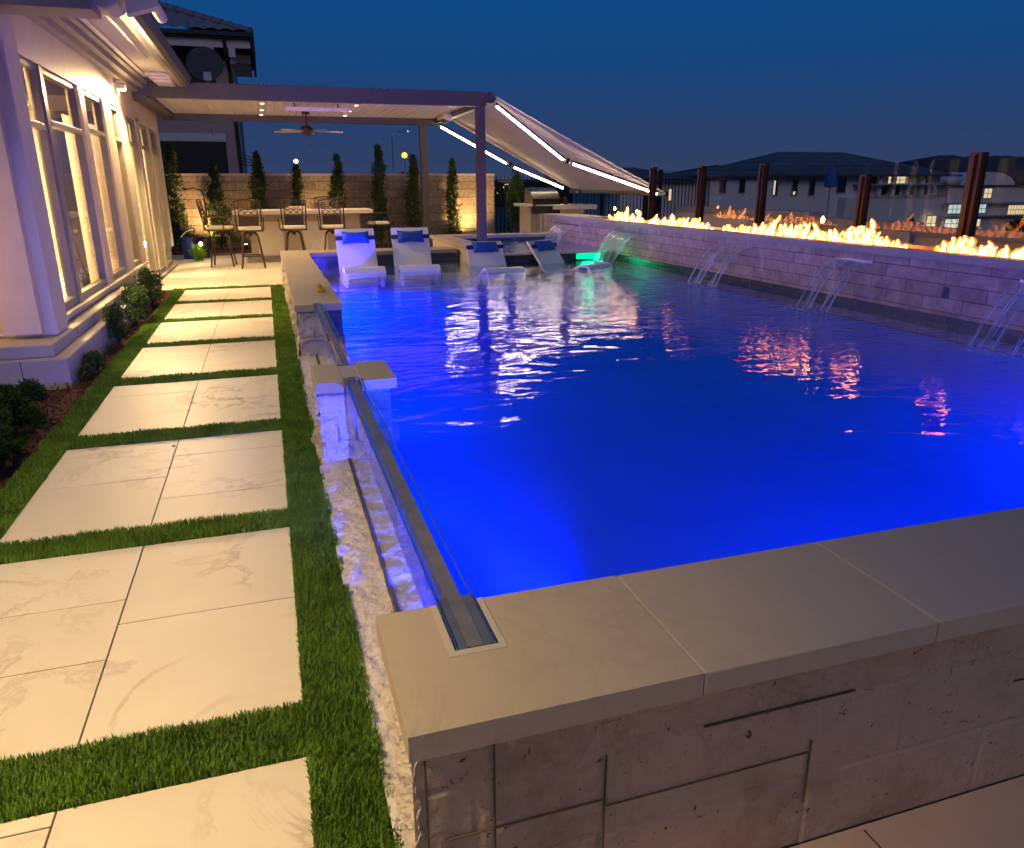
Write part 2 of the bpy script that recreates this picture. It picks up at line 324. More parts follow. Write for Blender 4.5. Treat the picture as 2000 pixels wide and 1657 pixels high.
def rough_panel(mb, O, U, V, Nn, bu, bv, depth, res=.012, joint=.006, seed=0, bulge=1.0, stag=.5, blockvar=.6):
    """block-faced stone skin: O origin, U,V edge vectors, Nn outward normal"""
    O, U, V, Nn = map(Vector, (O, U, V, Nn)); lu, lv = U.length, V.length; nu = max(2, int(lu/res)); nv = max(2, int(lv/res)); u1, v1 = U/nu, V/nv
    vs = []
    for j in range(nv+1):
        for i in range(nu+1):
            a, b = i*lu/nu, j*lv/nv; row = int(b/bv+1e-6); aa = a+row*bu*stag+seed; ci = int(aa/bu)
            du = min(aa % bu, bu-aa % bu); dv = min(b % bv, bv-b % bv); e = min(du, dv)
            rnd = noise.cell(Vector((ci*1.7+seed, row*2.3, seed*.7)))
            edge = min(1, e/(joint*3))
            p = O+u1*i+v1*j
            nn = noise.fractal(p*9+Vector((seed, 0, 0)), .7, 2.1, 6)*.75+abs(noise.noise(p*16+Vector((9, seed, 0))))*.12-.05
            h = depth*(blockvar*rnd+bulge*nn+.35)*(.25+.75*edge)-(1-edge)*max(depth*.5, .005)
            if i in (0, nu) or j in (0, nv): h = min(h, 0) if False else h*.6
            vs.append(p+Nn*h)
    fs = [(j*(nu+1)+i, j*(nu+1)+i+1, (j+1)*(nu+1)+i+1, (j+1)*(nu+1)+i) for j in range(nv) for i in range(nu)]
    mb.add(vs, fs); return mb

# ================================================================== SETTING
HC = .487; HB = .427; WZ = .31
tag(B(-60, 400, -40, 900, -3.2, -3.0).build('ground', 'ground'), kind='structure')
tag(MB().box(-8, .30, -3, 13.05, -.4, -.03).build('garden_soil', 'mulch'), kind='structure')
# rough mulch surface in the bed
n_ = 9000; P = np.stack([np.random.uniform(-2.3, -1.43, n_), np.random.uniform(2.5, 12.3, n_), np.random.uniform(-.03, .012, n_)], 1)
o = leaves('bark_mulch', P, .035, 'mulch', asp=.4); tag(o, kind='stuff')
o['label'] = 'reddish brown bark mulch along the house plinth'; o['category'] = 'mulch'
# patio at the back
pat = MB()
for i in range(9):
    for j in range(9):
        x0 = -3.2+i*1.22; y0 = 12.53+j*.915; x1 = min(x0+1.22, 8.5); y1 = y0+.915
        if x0 < 8.4: pat.box(x0+.003, x1-.003, y0+.003, y1-.003, -.15, 0)
tag(pat.build('patio', 'patio'), kind='structure')
tag(B(-3.4, 12, 12.5, 24, -.35, -.02).build('patio_bed', 'joint'), kind='structure')
tag(MB().box(.1, 8, -3, 1.215, -.3, -.13).build('deck', 'deck'), kind='structure')
dj = MB()
for x in (1.35, 2.0, 2.65, 3.3): dj.box(x, x+.004, -2, 1.2, -.131, -.128)
tag(dj.build('deck_joint', 'joint'), kind='structure')
tag(MB().box(-1.44, .16, -2, 12.52, -.05, -.004).build('turf_base', 'turf'), kind='structure')

# --------------------------------------------------------------- stepping stone panels
XL, XM, XR = -1.272, -.648, -.030
rows = [(12.36, 11.06, (11.7,), (11.6,)), (10.89, 9.57, (), ()), (9.40, 8.09, (), ()), (7.92, 6.60, (7.35,), (7.58, 6.95)), (6.38, 5.04, (6.03,), (5.684,)),
        (4.82, 3.50, (4.165,), (4.50, 3.844)), (3.31, 2.0, (2.84, 2.441), (2.661,)), (1.78, .45, (1.727, 1.1), (1.2,))]
names_ = ['farthest cream stone path panel next to the patio', 'second panel from the patio on the cream stone path', 'third panel from the patio on the cream stone path',
          'fourth panel from the patio, with a shadow line across it', 'fifth panel from the patio, beside the far side of the pool pier', 'path panel with a small dark leaf spot, beside the pool pier',
          'large near path panel with streaky left tiles', 'nearest path panel, cut off by the bottom edge']
for (y1, y0, lj, rj), lb in zip(rows, names_):
    t = thing('stepping_stone', ((XL+XR)/2, (y0+y1)/2, -.04), lb, 'paving slab', 'stepping stone panels set in the turf')
    for (a, b, js) in ((XL, XM, lj), (XM, XR, rj)):
        ys = [y0]+sorted(js)+[y1]
        for k in range(len(ys)-1):
            B(a+.0025, b-.0025, ys[k]+.0035, ys[k+1]-.0035, -.04, 0).build('tile', 'paver', t, bevel=.002)
    if y1 == 4.82:
        pass
tag(B(XL, XR, .45, 12.36, -.03, -.0035).build('path_bed', 'joint'), kind='structure')
lf = MB().lathe([(.001, 0), (.012, .003), (.010, .008), (.001, .010)], (-.665, 4.68, .001), 8, 1, .6).build('dry_leaf', 'bark'); tag(lf, 'tiny dark dry leaf lying on the path panel', 'leaf')

# --------------------------------------------------------------- grass
def grass_rect(x0, x1, y0, y1, dens): 
    n = int((x1-x0)*(y1-y0)*dens); return np.stack([np.random.uniform(x0, x1, n), np.random.uniform(y0, y1, n)], 1)
pts = []
def dn(y): return 60000 if y < 2.4 else 36000 if y < 3.6 else 22000 if y < 5.2 else 13000 if y < 7.5 else 8000 if y < 10 else 5500
for y in np.arange(1.0, 12.55, .25):
    y2 = min(y+.25, 12.52); d = dn(y)
    for a, b in ((-1.44, XL+.004), (XR-.004, .165)):
        p = grass_rect(a, b, y, y2, d)
        wob = .012*np.sin(p[:, 1]*9)+.006*np.sin(p[:, 1]*31); keep = p[:, 0] > (a-.02+.0*wob); pts.append(p[keep])
gaps = [(12.36, 12.52)]+[(rows[i+1][0], rows[i][1]) for i in range(len(rows)-1)]
for a, b in gaps: pts.append(grass_rect(XL-.004, XR+.004, a-.006, b+.006, dn(a)))
p = np.concatenate(pts); n = len(p)
h = np.random.uniform(.015, .028, n)*(.82+.3*np.sin(p[:, 0]*7+p[:, 1]*4)**2); ang = np.random.uniform(0, 2*np.pi, n)
lean = np.random.uniform(.003, .017, n); wd = np.where(p[:, 1] < 4, .0022, np.where(p[:, 1] < 8, .0036, .0055))*np.random.uniform(.7, 1.3, n)
dx, dy = np.cos(ang), np.sin(ang); wx, wy = -dy*wd, dx*wd; z0 = np.full(n, -.012)
b0 = np.stack([p[:, 0]-wx, p[:, 1]-wy, z0], 1); b1 = np.stack([p[:, 0]+wx, p[:, 1]+wy, z0], 1)
mx, my = p[:, 0]+dx*lean*.3, p[:, 1]+dy*lean*.3
m0 = np.stack([mx-wx*.8, my-wy*.8, h*.55], 1); m1 = np.stack([mx+wx*.8, my+wy*.8, h*.55], 1); tp = np.stack([p[:, 0]+dx*lean, p[:, 1]+dy*lean, h], 1)
V = np.stack([b0, b1, m1, m0, tp], 1).reshape(-1, 3); k = np.arange(n)*5
L = np.stack([k, k+1, k+2, k, k+2, k+3, k+3, k+2, k+4], 1).ravel()
tag(tri_mesh('grass', V, 3, L, 'grass'), 'short green turf in strips around the stone path panels', 'grass', kind='stuff')

# ================================================================== POOL
FX = 5.5
tag(MB().quad((.415, 1.6, -1.05), (FX, 1.6, -1.05), (FX, 10.4, -1.05), (.415, 10.4, -1.05)).quad((.415, 1.63, -1.05), (.415, 1.63, .20), (FX, 1.63, .20), (FX, 1.63, -1.05))
    .quad((.412, 1.6, -1.05), (.412, 10.4, -1.05), (.412, 10.4, .002), (.412, 1.6, .002)).quad((FX-.002, 1.6, -1.05), (FX-.002, 1.6, .2), (FX-.002, 12.5, .2), (FX-.002, 12.5, -1.05))
    .quad((.59, 6.9, -.2), (.59, 12.45, -.2), (.59, 12.45, .20), (.59, 6.9, .20)).quad((.415, 10.4, -1.05), (FX, 10.4, -1.05), (FX, 10.4, .10), (.415, 10.4, .10))
    .build('pool_basin', 'plaster'), kind='structure')
tag(MB().box(.45, FX, 10.402, 12.46, -.3, .10).build('pool_shelf', 'shelf'), kind='structure')
wm = MB(); wm.quad((.41, 1.6, WZ), (FX, 1.6, WZ), (FX, 11.63, WZ), (.41, 11.63, WZ)).quad((.41, 11.63, WZ), (2.98, 11.63, WZ), (2.98, 12.46, WZ), (.41, 12.46, WZ))
tag(wm.build('pool_water', 'water'), kind='structure')

# front wall ---------------------------------------------------------
fw = thing('pool_front_wall', (2.5, 1.4, -.13), 'low travertine pool wall in the foreground with wide beige coping slabs', 'pool wall')
MB().box(.20, 6.0, 1.235, 1.60, -.3, HB-.002).build('wall_core', 'trav', fw)
mb = MB(); rough_panel(mb, (.172, 1.222, -.14), (4.6, 0, 0), (0, 0, HB+.14), (0, -1, 0), .57, .225, .0022, .010, .003, 3, .8)
mb.build('stone_face', 'trav', fw)
mb = MB(); rough_panel(mb, (.186, 1.62, -.14), (0, -.40, 0), (0, 0, HB+.14), (-1, 0, 0), .9, .28, .026, .007, .006, 11, 1.3)
mb.build('split_stone_end', 'split', fw, smooth=False)
MB().box(.42, FX, 1.60, 1.632, -.1, HB).build('tile_band', 'tilex', fw)
sl = MB(); Y0, Y1 = 1.19, 1.64
for a, b in ((.164, .315), (.421, .8105)): sl.box(a, b, 1.435, Y1, HB, HC)
sl.box(.164, .8105, Y0, 1.435, HB, HC); sl.build('coping_slab', 'coping', fw)
for a, b in ((.8155, 1.459), (1.464, 2.107), (2.112, 2.755), (2.76, 3.4), (3.405, 4.05), (4.055, 6.05)):
    B(a, b, Y0, Y1, HB, HC).build('coping_slab', 'coping', fw, bevel=.004)
B(.808, .818, Y0+.004, Y1-.004, HB+.004, HC-.004).build('coping_joint', 'seal', fw)
B(1.457, 1.466, Y0+.004, Y1-.004, HB+.004, HC-.004).build('coping_joint', 'seal', fw)
MB().box(.300, .316, 1.415, Y1, HC-.001, HC+.0022).box(.420, .436, 1.415, Y1, HC-.001, HC+.0022).box(.316, .420, 1.415, 1.435, HC-.001, HC+.0022).build('sealant_bead', 'seal', fw)
MB().box(.316, .43, 1.435, 1.6, .30, .36).build('recess_base', 'joint', fw)

for (x, z0, z1, w_) in ((.341, -.12, .41, .0035), (.598, -.12, .305, .003), (1.150, .01, .20, .003), (.196, -.12, .40, .004)): B(x, x+w_, 1.2125, 1.2175, z0, z1).build('grout_line', 'joint', fw)
for (x0, x1, z, w_) in ((.842, 1.262, .318, .004), (.235, .598, .185, .0022), (.604, 1.15, .165, .0018), (1.8, 2.3, .22, .002)): B(x0, x1, 1.2123, 1.2172, z, z+w_).build('grout_line', 'joint', fw)
# left far wall ---------------------------------------------------------
lw = thing('pool_left_wall', (.38, 10, 0), 'long beige coped pool wall between the lawn and the far half of the pool', 'pool wall')
MB().box(.21, .55, 6.95, 13.0, -.1, HB-.002).build('wall_core', 'split', lw)
for a, b in ((6.91, 9.2), (9.205, 11.2), (11.205, 13.06)): B(.164, .59, a, b, HB, HC).build('coping_slab', 'coping', lw, bevel=.004)
mb = MB(); rough_panel(mb, (.188, 13.0, -.05), (0, -6.05, 0), (0, 0, HB+.05), (-1, 0, 0), .55, .235, .032, .02, .006, 5, 1.5); mb.build('split_stone_face', 'split', lw)
mb = MB(); rough_panel(mb, (.185, 6.945, -.05), (.135, 0, 0), (0, 0, HB+.05), (0, -1, 0), .5, .235, .024, .008, .005, 8, 1.5); mb.build('split_stone_end', 'split', lw)
MB().box(.42, .56, 6.94, 7.0, -.4, HB).box(.56, .575, 6.94, 12.45, .05, HB).build('tile_band', 'tiley', lw)

# pier ---------------------------------------------------------------
pr_ = thing('pool_pier', (.38, 4.25, 0), 'square split stone pier with two beige cap slabs halfway along the glass pool side', 'pier')
MB().box(.164, .318, 4.02, 4.49, HB, HC).build('cap_slab', 'coping', pr_, bevel=.004)
MB().box(.412, .605, 4.02, 4.49, HB, HC).build('cap_slab', 'coping', pr_, bevel=.004)
MB().box(.318, .412, 4.10, 4.41, HB, HC-.001).build('cap_filler', 'seal', pr_)
MB().box(.20, .316, 4.06, 4.45, -.1, HB-.002).build('pier_core', 'split', pr_)
MB().box(.414, .57, 4.06, 4.45, -1.04, HB-.002).build('tile_column', 'tilex', pr_)
mb = MB(); rough_panel(mb, (.178, 4.06, -.03), (.142, 0, 0), (0, 0, HB+.03), (0, -1, 0), .6, .16, .026, .006, .004, 2, 1.7)
rough_panel(mb, (.185, 4.46, -.03), (0, -.40, 0), (0, 0, HB+.03), (-1, 0, 0), .6, .16, .028, .006, .004, 4, 1.7); mb.build('split_stone_face', 'split', pr_)

# acrylic sides ------------------------------------------------------
for (a, b, lb) in ((1.437, 4.098, 'near clear acrylic pool side running from the front coping to the stone pier'), (4.412, 6.98, 'far clear acrylic pool side between the stone pier and the long coped wall')):
    t = thing('acrylic_pool_wall', (.36, (a+b)/2, 0), lb, 'glass wall', 'acrylic pool sides')
    MB().quad((.32, a, .0), (.32, b, .0), (.32, b, HC+.004), (.32, a, HC+.004)).build('clear_panel', 'acrylic', t)
    MB().quad((.32, a, HC+.004), (.346, a, HC+.004), (.346, b, HC+.004), (.32, b, HC+.004)).quad((.385, a, HC+.004), (.412, a, HC+.004), (.412, b, HC+.004), (.385, b, HC+.004)).build('polished_margin', 'acrylic', t)
    MB().box(.346, .385, a, b, HC-.05, HC+.005).build('top_edge', 'edge', t)
    MB().box(.311, .3185, a, b, .0, .034).build('base_seal', 'joint', t)
    MB().box(.3185, .3225, a, b, HC+.002, HC+.0075).box(.4095, .4135, a, b, HC+.002, HC+.0075).build('edge_trim', 'steel', t)
B(.3235, .3455, 1.4375, 1.662, HC-.05, HC+.003).build('rail_end', 'edge', fw); B(.3855, .4185, 1.4375, 1.662, HC-.05, HC+.003).build('rail_end', 'edge', fw)
# ledge --------------------------------------------------------------
mb = MB(); rough_panel(mb, (.150, 1.25, .004), (.27, 0, 0), (0, 5.7, 0), (0, 0, 1), .8, .47, .016, .009, .004, 6, 1.3, 0); 
tag(mb.build('stone_ledge', 'ledge'), 'pale rough stone ledge between the turf and the acrylic pool side', 'ledge')

# back wall ------------------------------------------------------------
bw = thing('pool_back_wall', (1.8, 12.7, 0), 'beige coped wall across the back of the pool behind the two left loungers', 'pool wall')
for a, b in ((.595, 1.79), (1.795, 2.995)): B(a, b, 12.45, 13.04, HB, HC).build('coping_slab', 'coping', bw, bevel=.004)
MB().box(.6, 2.99, 12.5, 13.0, 0, HB-.002).build('wall_core', 'split', bw)
MB().box(.575, 2.99, 12.46, 12.498, .08, HB).build('tile_band', 'tilex', bw)

# spa --------------------------------------------------------------------
sp = thing('spa', (4.2, 13, 0), 'raised stone spa with blue water spilling into the far right of the pool', 'hot tub')
SZ = .46
MB().box(3.0, 3.35, 11.66, 14.35, .52, .58).build('coping_left', 'coping', sp, bevel=.004)
MB().box(3.0, FX, 14.355, 14.75, .52, .58).build('coping_back', 'coping', sp, bevel=.004)
MB().box(3.05, 3.31, 11.71, 14.7, 0, .519).box(3.32, FX, 14.40, 14.7, 0, .519).build('spa_stone', 'split', sp)
MB().box(3.312, 3.33, 11.72, 14.38, .2, .519).box(3.332, FX, 14.36, 14.398, .2, .519).build('spa_tile', 'tilex', sp)
MB().box(3.0, FX, 11.56, 11.72, .43, .455).build('spill_edge', 'coping', sp, bevel=.003)
MB().box(3.02, FX, 11.62, 11.68, -.1, .429).build('spill_face', 'tilex', sp)
tag(MB().quad((3.33, 11.70, SZ), (FX, 11.70, SZ), (FX, 14.37, SZ), (3.33, 14.37, SZ)).build('spa_water', 'spawater'), kind='structure')
tag(MB().box(3.33, FX, 11.70, 14.37, -.3, .12).build('spa_floor', 'plaster'), kind='structure')

# fire wall ---------------------------------------------------------------
FT = .93
fwl = thing('fire_wall', (5.8, 9, 0), 'long pale stone block wall behind the pool carrying the line of fire', 'wall')
MB().box(FX, 6.1, 1.7, 15.0, -.3, FT-.07).build('stone_block_face', 'fwall', fwl)
MB().box(FX-.03, 5.63, 1.6, 15.03, FT-.07, FT).box(5.95, 6.12, 1.6, 15.03, FT-.07, FT).box(5.63, 5.95, 13.0, 15.03, FT-.07, FT).box(5.63, 5.95, 1.6, 2.6, FT-.07, FT).build('coping', 'coping', fwl)
MB().box(FX-.012, FX+.001, 1.64, 11.6, .29, .405).build('tile_band', 'tiley', fwl)
MB().box(5.635, 5.945, 2.605, 12.995, FT-.07, FT-.035).build('burner_pan', 'lava', fwl)
slots = [(13.75, .95, 0), (11.15, .92, 0), (8.2, .72, 1), (6.15, .52, 1), (4.1, .52, 1)]
for y, w, k in slots: MB().box(FX-.008, FX+.01, y-w/2, y+w/2, .765, .79).build('spillway_lip', 'steel', fwl)
MB().box(FX-.004, FX+.002, 4.98, 5.05, .56, .65).build('wall_sensor', 'black', fwl)
# waterfalls
def wfmat():
    m, nt, n, o = newmat('falling_water'); g = N(nt, 'TexCoord'); mp = N(nt, 'Mapping'); mp.inputs['Scale'].default_value = (1.5, 45, 1.2); nt.links.new(g.outputs['Object'], mp.inputs[0])
    a = nz(nt, mp.outputs[0], 1.6, 4, .6, .3); fac = ramp(nt, a, [(.40, G(.10)), (.53, G(.42)), (.64, G(.9))])
    t = N(nt, 'BsdfTransparent'); d = N(nt, 'BsdfPrincipled'); d.inputs['Base Color'].default_value = (.85, .88, .95, 1); d.inputs['Roughness'].default_value = .12; d.inputs['Specular IOR Level'].default_value = .9
    tl = N(nt, 'BsdfTranslucent'); tl.inputs[0].default_value = (.85, .88, .95, 1); m1 = N(nt, 'MixShader'); m1.inputs[0].default_value = .5; nt.links.new(d.outputs[0], m1.inputs[1]); nt.links.new(tl.outputs[0], m1.inputs[2])
    mx = N(nt, 'MixShader'); nt.links.new(fac, mx.inputs[0]); nt.links.new(t.outputs[0], mx.inputs[1]); nt.links.new(m1.outputs[0], mx.inputs[2]); nt.links.new(mx.outputs[0], o.inputs[0]); return m
M['fall'] = wfmat()
def foammat():
    m, nt, n, o = newmat('foam'); g = N(nt, 'NewGeometry'); a = ramp(nt, nz(nt, g.outputs['Position'], 26, 5, .7, .6), [(.50, G(0)), (.66, G(.75))])
    t = N(nt, 'BsdfTransparent'); d = N(nt, 'BsdfDiffuse'); d.inputs[0].default_value = (.8, .84, .95, 1); mx = N(nt, 'MixShader'); nt.links.new(a, mx.inputs[0]); nt.links.new(t.outputs[0], mx.inputs[1]); nt.links.new(d.outputs[0], mx.inputs[2]); nt.links.new(mx.outputs[0], o.inputs[0]); return m
M['foam'] = foammat()
labs = ['faint sheet waterfall at the far left end of the fire wall, pouring into the spa', 'wide veil waterfall beside the green light at the spa corner', 'stranded waterfall in the middle of the fire wall',
        'stranded waterfall just right of the middle of the fire wall', 'waterfall cut off by the right edge of the photo']
for (y, w, k), lb in zip(slots, labs):
    mb = MB(); end = SZ if y > 12 else WZ; hh = .775-end
    def surf(y0, y1, wob):
        nu, nv = 14, 12; vs = []
        for j in range(nv+1):
            s = j/nv; x = FX-.006-.43*s*(1 if y < 12 else .8); z = .778-hh*s*s
            for i in range(nu+1):
                a = y0+(y1-y0)*i/nu; c = (y0+y1)/2; a = c+(a-c)*(1-.18*s); vs.append((x+.006*math.sin(i*1.7+j), a, z))
        mb.add(vs, [(j*(nu+1)+i, j*(nu+1)+i+1, (j+1)*(nu+1)+i+1, (j+1)*(nu+1)+i) for j in range(nv) for i in range(nu)])
    if k == 0: surf(y-w/2, y+w/2, 0)
    else:
        for q in range(5):
            c = y-w/2+w*(.08, .22, .56, .70, .92)[q]; hw = (.024, .040, .034, .044, .016)[q]*w/.6
            surf(c-hw, c+hw, 0)
    o = mb.build('waterfall', 'fall', smooth=True); tag(o, lb, 'waterfall', 'waterfalls from the fire wall')
    fm = MB(); xe = FX-.045-.40*(1 if y < 12 else .8); ring = [(xe-.05+.16*math.cos(a_)*(1+.2*math.sin(3*a_)), y+(w*.5+.03)*math.sin(a_)*(1+.12*math.sin(5*a_)), end+.006) for a_ in np.linspace(0, 2*math.pi, 25)[:-1]]
    fm.add([(xe, y, end+.012)]+ring, [(0, q+1, (q+1) % 24+1) for q in range(24)])
    rr2 = random.Random(int(y*10))
    for q in range(26):
        px, py = xe+rr2.gauss(-.02, .05), y+rr2.uniform(-w/2, w/2); r3 = rr2.uniform(.003, .008); fm.lathe([(.0005, 0), (r3, r3), (.0005, 2*r3)], (px, py, end+rr2.uniform(.0, .05)), 5)
    fm.build('splash', 'foam', o)

# flames -------------------------------------------------------------------
def flamemat():
    m, nt, n, o = newmat('flame'); g = N(nt, 'NewGeometry'); a = nz(nt, g.outputs['Position'], 9, 3, .6)
    c = ramp(nt, a, [(.34, (1, .17, .015)), (.46, (1, .25, .035)), (.60, (1, .34, .075))]); em = N(nt, 'Emission'); nt.links.new(c, em.inputs[0]); em.inputs[1].default_value = 60
    nt.links.new(em.outputs[0], o.inputs[0]); return m
def flameshell():
    m, nt, n, o = newmat('flame_shell'); em = N(nt, 'Emission'); em.inputs[0].default_value = (1, .24, .02, 1); em.inputs[1].default_value = 2.0
    t = N(nt, 'BsdfTransparent'); mx = N(nt, 'MixShader'); mx.inputs[0].default_value = .38; nt.links.new(t.outputs[0], mx.inputs[1]); nt.links.new(em.outputs[0], mx.inputs[2]); nt.links.new(mx.outputs[0], o.inputs[0]); return m
M['flame'] = flamemat(); M['fshell'] = flameshell()
core = MB(); shell = MB(); rnd = random.Random(21)
def tongue(x, y, h, r):
    n = 9; ph = rnd.uniform(0, 6); ax = rnd.uniform(.02, .07)*h*3; tilt = rnd.uniform(-.45, .45)
    c = []; rr = []
    for i in range(n):
        s = i/(n-1); c.append((x+ax*.5*math.sin(ph+s*4), y+tilt*h*s+ax*math.sin(ph*1.3+s*5.5), FT-.04+h*s)); rr.append(r*(math.sin(math.pi*min(1, .22+s*.78))**.8)*(1+.35*math.sin(ph+s*9))*(1 if s < .98 else .15)+.002)
    core.tube(c, rr, 7); shell.tube([(p[0], p[1], p[2]+.006) for p in c], [q*1.7+.007 for q in rr], 7)
y = 12.35
posts_gap = []
while y > 2.9:
    env = max(0, noise.noise(Vector((y*1.9, 3.3, 0)))*1.0+.50)+.16*(y > 9.6)
    if env > .28:
        for q in range(3):
            tongue(5.79+rnd.uniform(-.08, .08), y+rnd.uniform(-.05, .05), rnd.uniform(.05, .13)*(.5+env), rnd.uniform(.011, .024)*(.6+env*.6))
        if rnd.random() < .20*env: tongue(5.79+rnd.uniform(-.05, .05), y, rnd.uniform(.15, .28)*(.5+env*.5), rnd.uniform(.018, .032))
        if rnd.random() < .05:
            cx, cy_, cz = 5.79, y+rnd.uniform(-.1, .1), FT+rnd.uniform(.11, .17); core.lathe([(.001, 0), (.016, .01), (.022, .03), (.012, .05), (.001, .065)], (cx, cy_, cz), 7)
    elif rnd.random() < .4: tongue(5.79, y, rnd.uniform(.04, .08), .014)
    y -= .075
t = thing('fire', (5.79, 7.7, FT-.03), 'orange gas flames burning in a long line on top of the stone wall', 'fire'); t['kind'] = 'stuff'
a = core.build('flame_core', 'flame', t, smooth=True); a['kind'] = 'stuff'; a = shell.build('flame_glow', 'fshell', t, smooth=True); a['kind'] = 'stuff'

# pool lights ----------------------------------------------------------------
BL = (.0, .060, 1)
def poollight(loc, d, lb, pw, col=BL, mat='plamp', r=.11, size=.3, spread=180):
    d = Vector(d).normalized(); q = d.to_track_quat('Z', 'Y').to_matrix().to_4x4(); q.translation = Vector(loc)
    t = thing('pool_light', loc, lb, 'pool light', 'underwater pool lights')
    a = MB().lathe([(r*1.25, 0), (r*1.25, .012), (r*1.05, .02)], (0, 0, 0), 20); a.v = [tuple(q @ Vector(p)) for p in a.v]; a.build('light_ring', 'steel', t)
    b = MB().lathe([(r, .012), (r, .022), (r*.6, .03)], (0, 0, 0), 20); b.v = [tuple(q @ Vector(p)) for p in b.v]; b.build('lens', mat, t)
    lamp('AREA', Vector(loc)+d*.045, pw, col, size, rot=d, parent=t).data.spread = R(spread)
poollight((2.0, 1.636, -.20), (.15, 1, -.40), 'blue underwater light on the inner side of the front wall, left of centre', 80, spread=130)
poollight((4.3, 1.636, -.20), (-.2, 1, -.40), 'blue underwater light on the inner side of the front wall at the right', 210, spread=130)
poollight((5.49, 2.7, -.15), (-1, .3, .1), 'blue underwater light at the near end of the fire wall, outside the frame', 95)
poollight((.418, 3.0, -.42), (1, .1, .05), 'blue underwater light low in the left basin wall under the near acrylic side', 18)
poollight((.418, 5.6, -.42), (1, .1, .05), 'blue underwater light low in the left basin wall under the far acrylic side', 75)
poollight((.595, 8.2, -.25), (1, .1, -.08), 'blue underwater light in the left pool wall beyond the acrylic side', 220)
poollight((.595, 9.9, -.25), (1, .1, -.08), 'blue underwater light in the left pool wall near the shelf', 150)
poollight((.60, 10.75, .17), (1, .85, .5), 'small blue light low beside the leftmost lounger', 90, (.08, .05, 1), r=.05, size=.1)
poollight((3.345, 13.2, .3), (1, -.1, -.05), 'blue light inside the spa', 45, (.02, .06, 1), r=.05, size=.1)
poollight((.80, 1.636, .12), (-.12, 1, .06), 'small blue light high on the front wall beside the acrylic side', 62, (.02, .06, 1), r=.05, size=.1, spread=55)
vm, vnt, vn, vo = newmat('water_body'); vv = vn.new('ShaderNodeVolumePrincipled'); vv.inputs['Color'].default_value = (.03, .16, 1, 1); vv.inputs['Density'].default_value = .38; vv.inputs['Anisotropy'].default_value = .3
vnt.links.new(vv.outputs[0], vo.inputs['Volume'])
tag(B(.42, FX-.004, 1.66, 10.39, -1.045, WZ-.004).build('water_body', vm), kind='structure')
gl = thing('spill_light', (5.0, 11.6, .36), 'glowing green strip light under the spa spill edge', 'light')
MB().box(4.80, 5.22, 11.59, 11.618, .335, .425).build('green_lens', 'green', gl)
lamp('AREA', (5.0, 11.56, .38), 2.6, (0, 1, .4), .3, rot=(.3, -1, .1), parent=gl, sy=.08)
lamp('POINT', (5.3, 11.50, .50), .7, (0, 1, .4), .05, parent=gl)

# --------------------------------------------------------------- loungers
def make_lounger(rc=1.0):
    t = thing('pool_lounger', (0, 0, 0), 'x', 'lounger')
    prof = [(.62, .74), (.60, .77), (.55, .70), (.40, .42), (.28, .20), (.14, .11), (-.05, .12), (-.22, .22), (-.36, .29), (-.48, .285), (-.55, .22), (-.56, .16)]
    prof = [(a*(1+(1-rc)*.35), .11+(b-.11)*rc if a > .2 else b) for a, b in prof]
    def sweep(pr0, th, x0, x1):
        up = []; n = len(pr0); mb = MB(); vs = []
        for i, (a, b) in enumerate(pr0):
            p = Vector((pr0[min(i+1, n-1)][0]-pr0[max(i-1, 0)][0], pr0[min(i+1, n-1)][1]-pr0[max(i-1, 0)][1])).normalized(); nn = Vector((-p.y, p.x))
            for xx in (x0, x1): vs.append((xx, a, b))
            for xx in (x0, x1): vs.append((xx, a+nn.x*th, b+nn.y*th))
        fs = []
        for i in range(n-1):
            a, b = i*4, i*4+4
            fs += [(a, a+1, b+1, b), (a+2, b+2, b+3, a+3), (a, b, b+2, a+2), (a+1, a+3, b+3, b+1)]
        fs += [(0, 2, 3, 1), ((n-1)*4, (n-1)*4+1, (n-1)*4+3, (n-1)*4+2)]
        return mb.add(vs, fs)
    sweep(prof, .035, -.29, .29).build('shell', 'plastic', t, bevel=.01, smooth=False)
    for q in ((-.27, -.24, -.05, .28, 0, .09), (.24, .27, -.05, .28, 0, .09), (-.27, -.24, -.48, -.26, 0, .17), (.24, .27, -.48, -.26, 0, .17)): B(*q).build('side_foot', 'plastic', t)
    # pillow: pinched rectangle cushion
    vs = []; nu, nv = 12, 6
    for sgn in (1, -1):
        for j in range(nv+1):
            for i in range(nu+1):
                u, v = i/nu*2-1, j/nv*2-1; xx = u*.205*(1-.05*(1-v*v)); zz = v*.085*(1+.22*u*u); th = .055*((1-u**4)*(1-v**4))**.5
                vs.append((xx, zz, sgn*th))
    W_ = nu+1; H_ = (nu+1)*(nv+1); fs = []
    for j in range(nv):
        for i in range(nu): fs += [(j*W_+i, j*W_+i+1, (j+1)*W_+i+1, (j+1)*W_+i), (H_+j*W_+i, H_+(j+1)*W_+i, H_+(j+1)*W_+i+1, H_+j*W_+i+1)]
    q = Matrix.Translation((0, .475+(1-rc)*.20, .11+.535*rc+(1-rc)*.06)) @ Matrix.Rotation(R(62-50*(1-rc)), 4, 'X'); mb = MB().add([q @ Vector(p) for p in vs], fs); 
    pl = mb.build('pillow', 'pillow', t, smooth=True)
    q2 = Matrix.Translation((0, .50+(1-rc)*.2, .11+.53*rc+(1-rc)*.06)) @ Matrix.Rotation(R(62-50*(1-rc)), 4, 'X'); mb = MB().box(-.298, .298, -.028, .028, -.012, .014, q2); st = mb.build('strap', 'strap', pl)
    return t
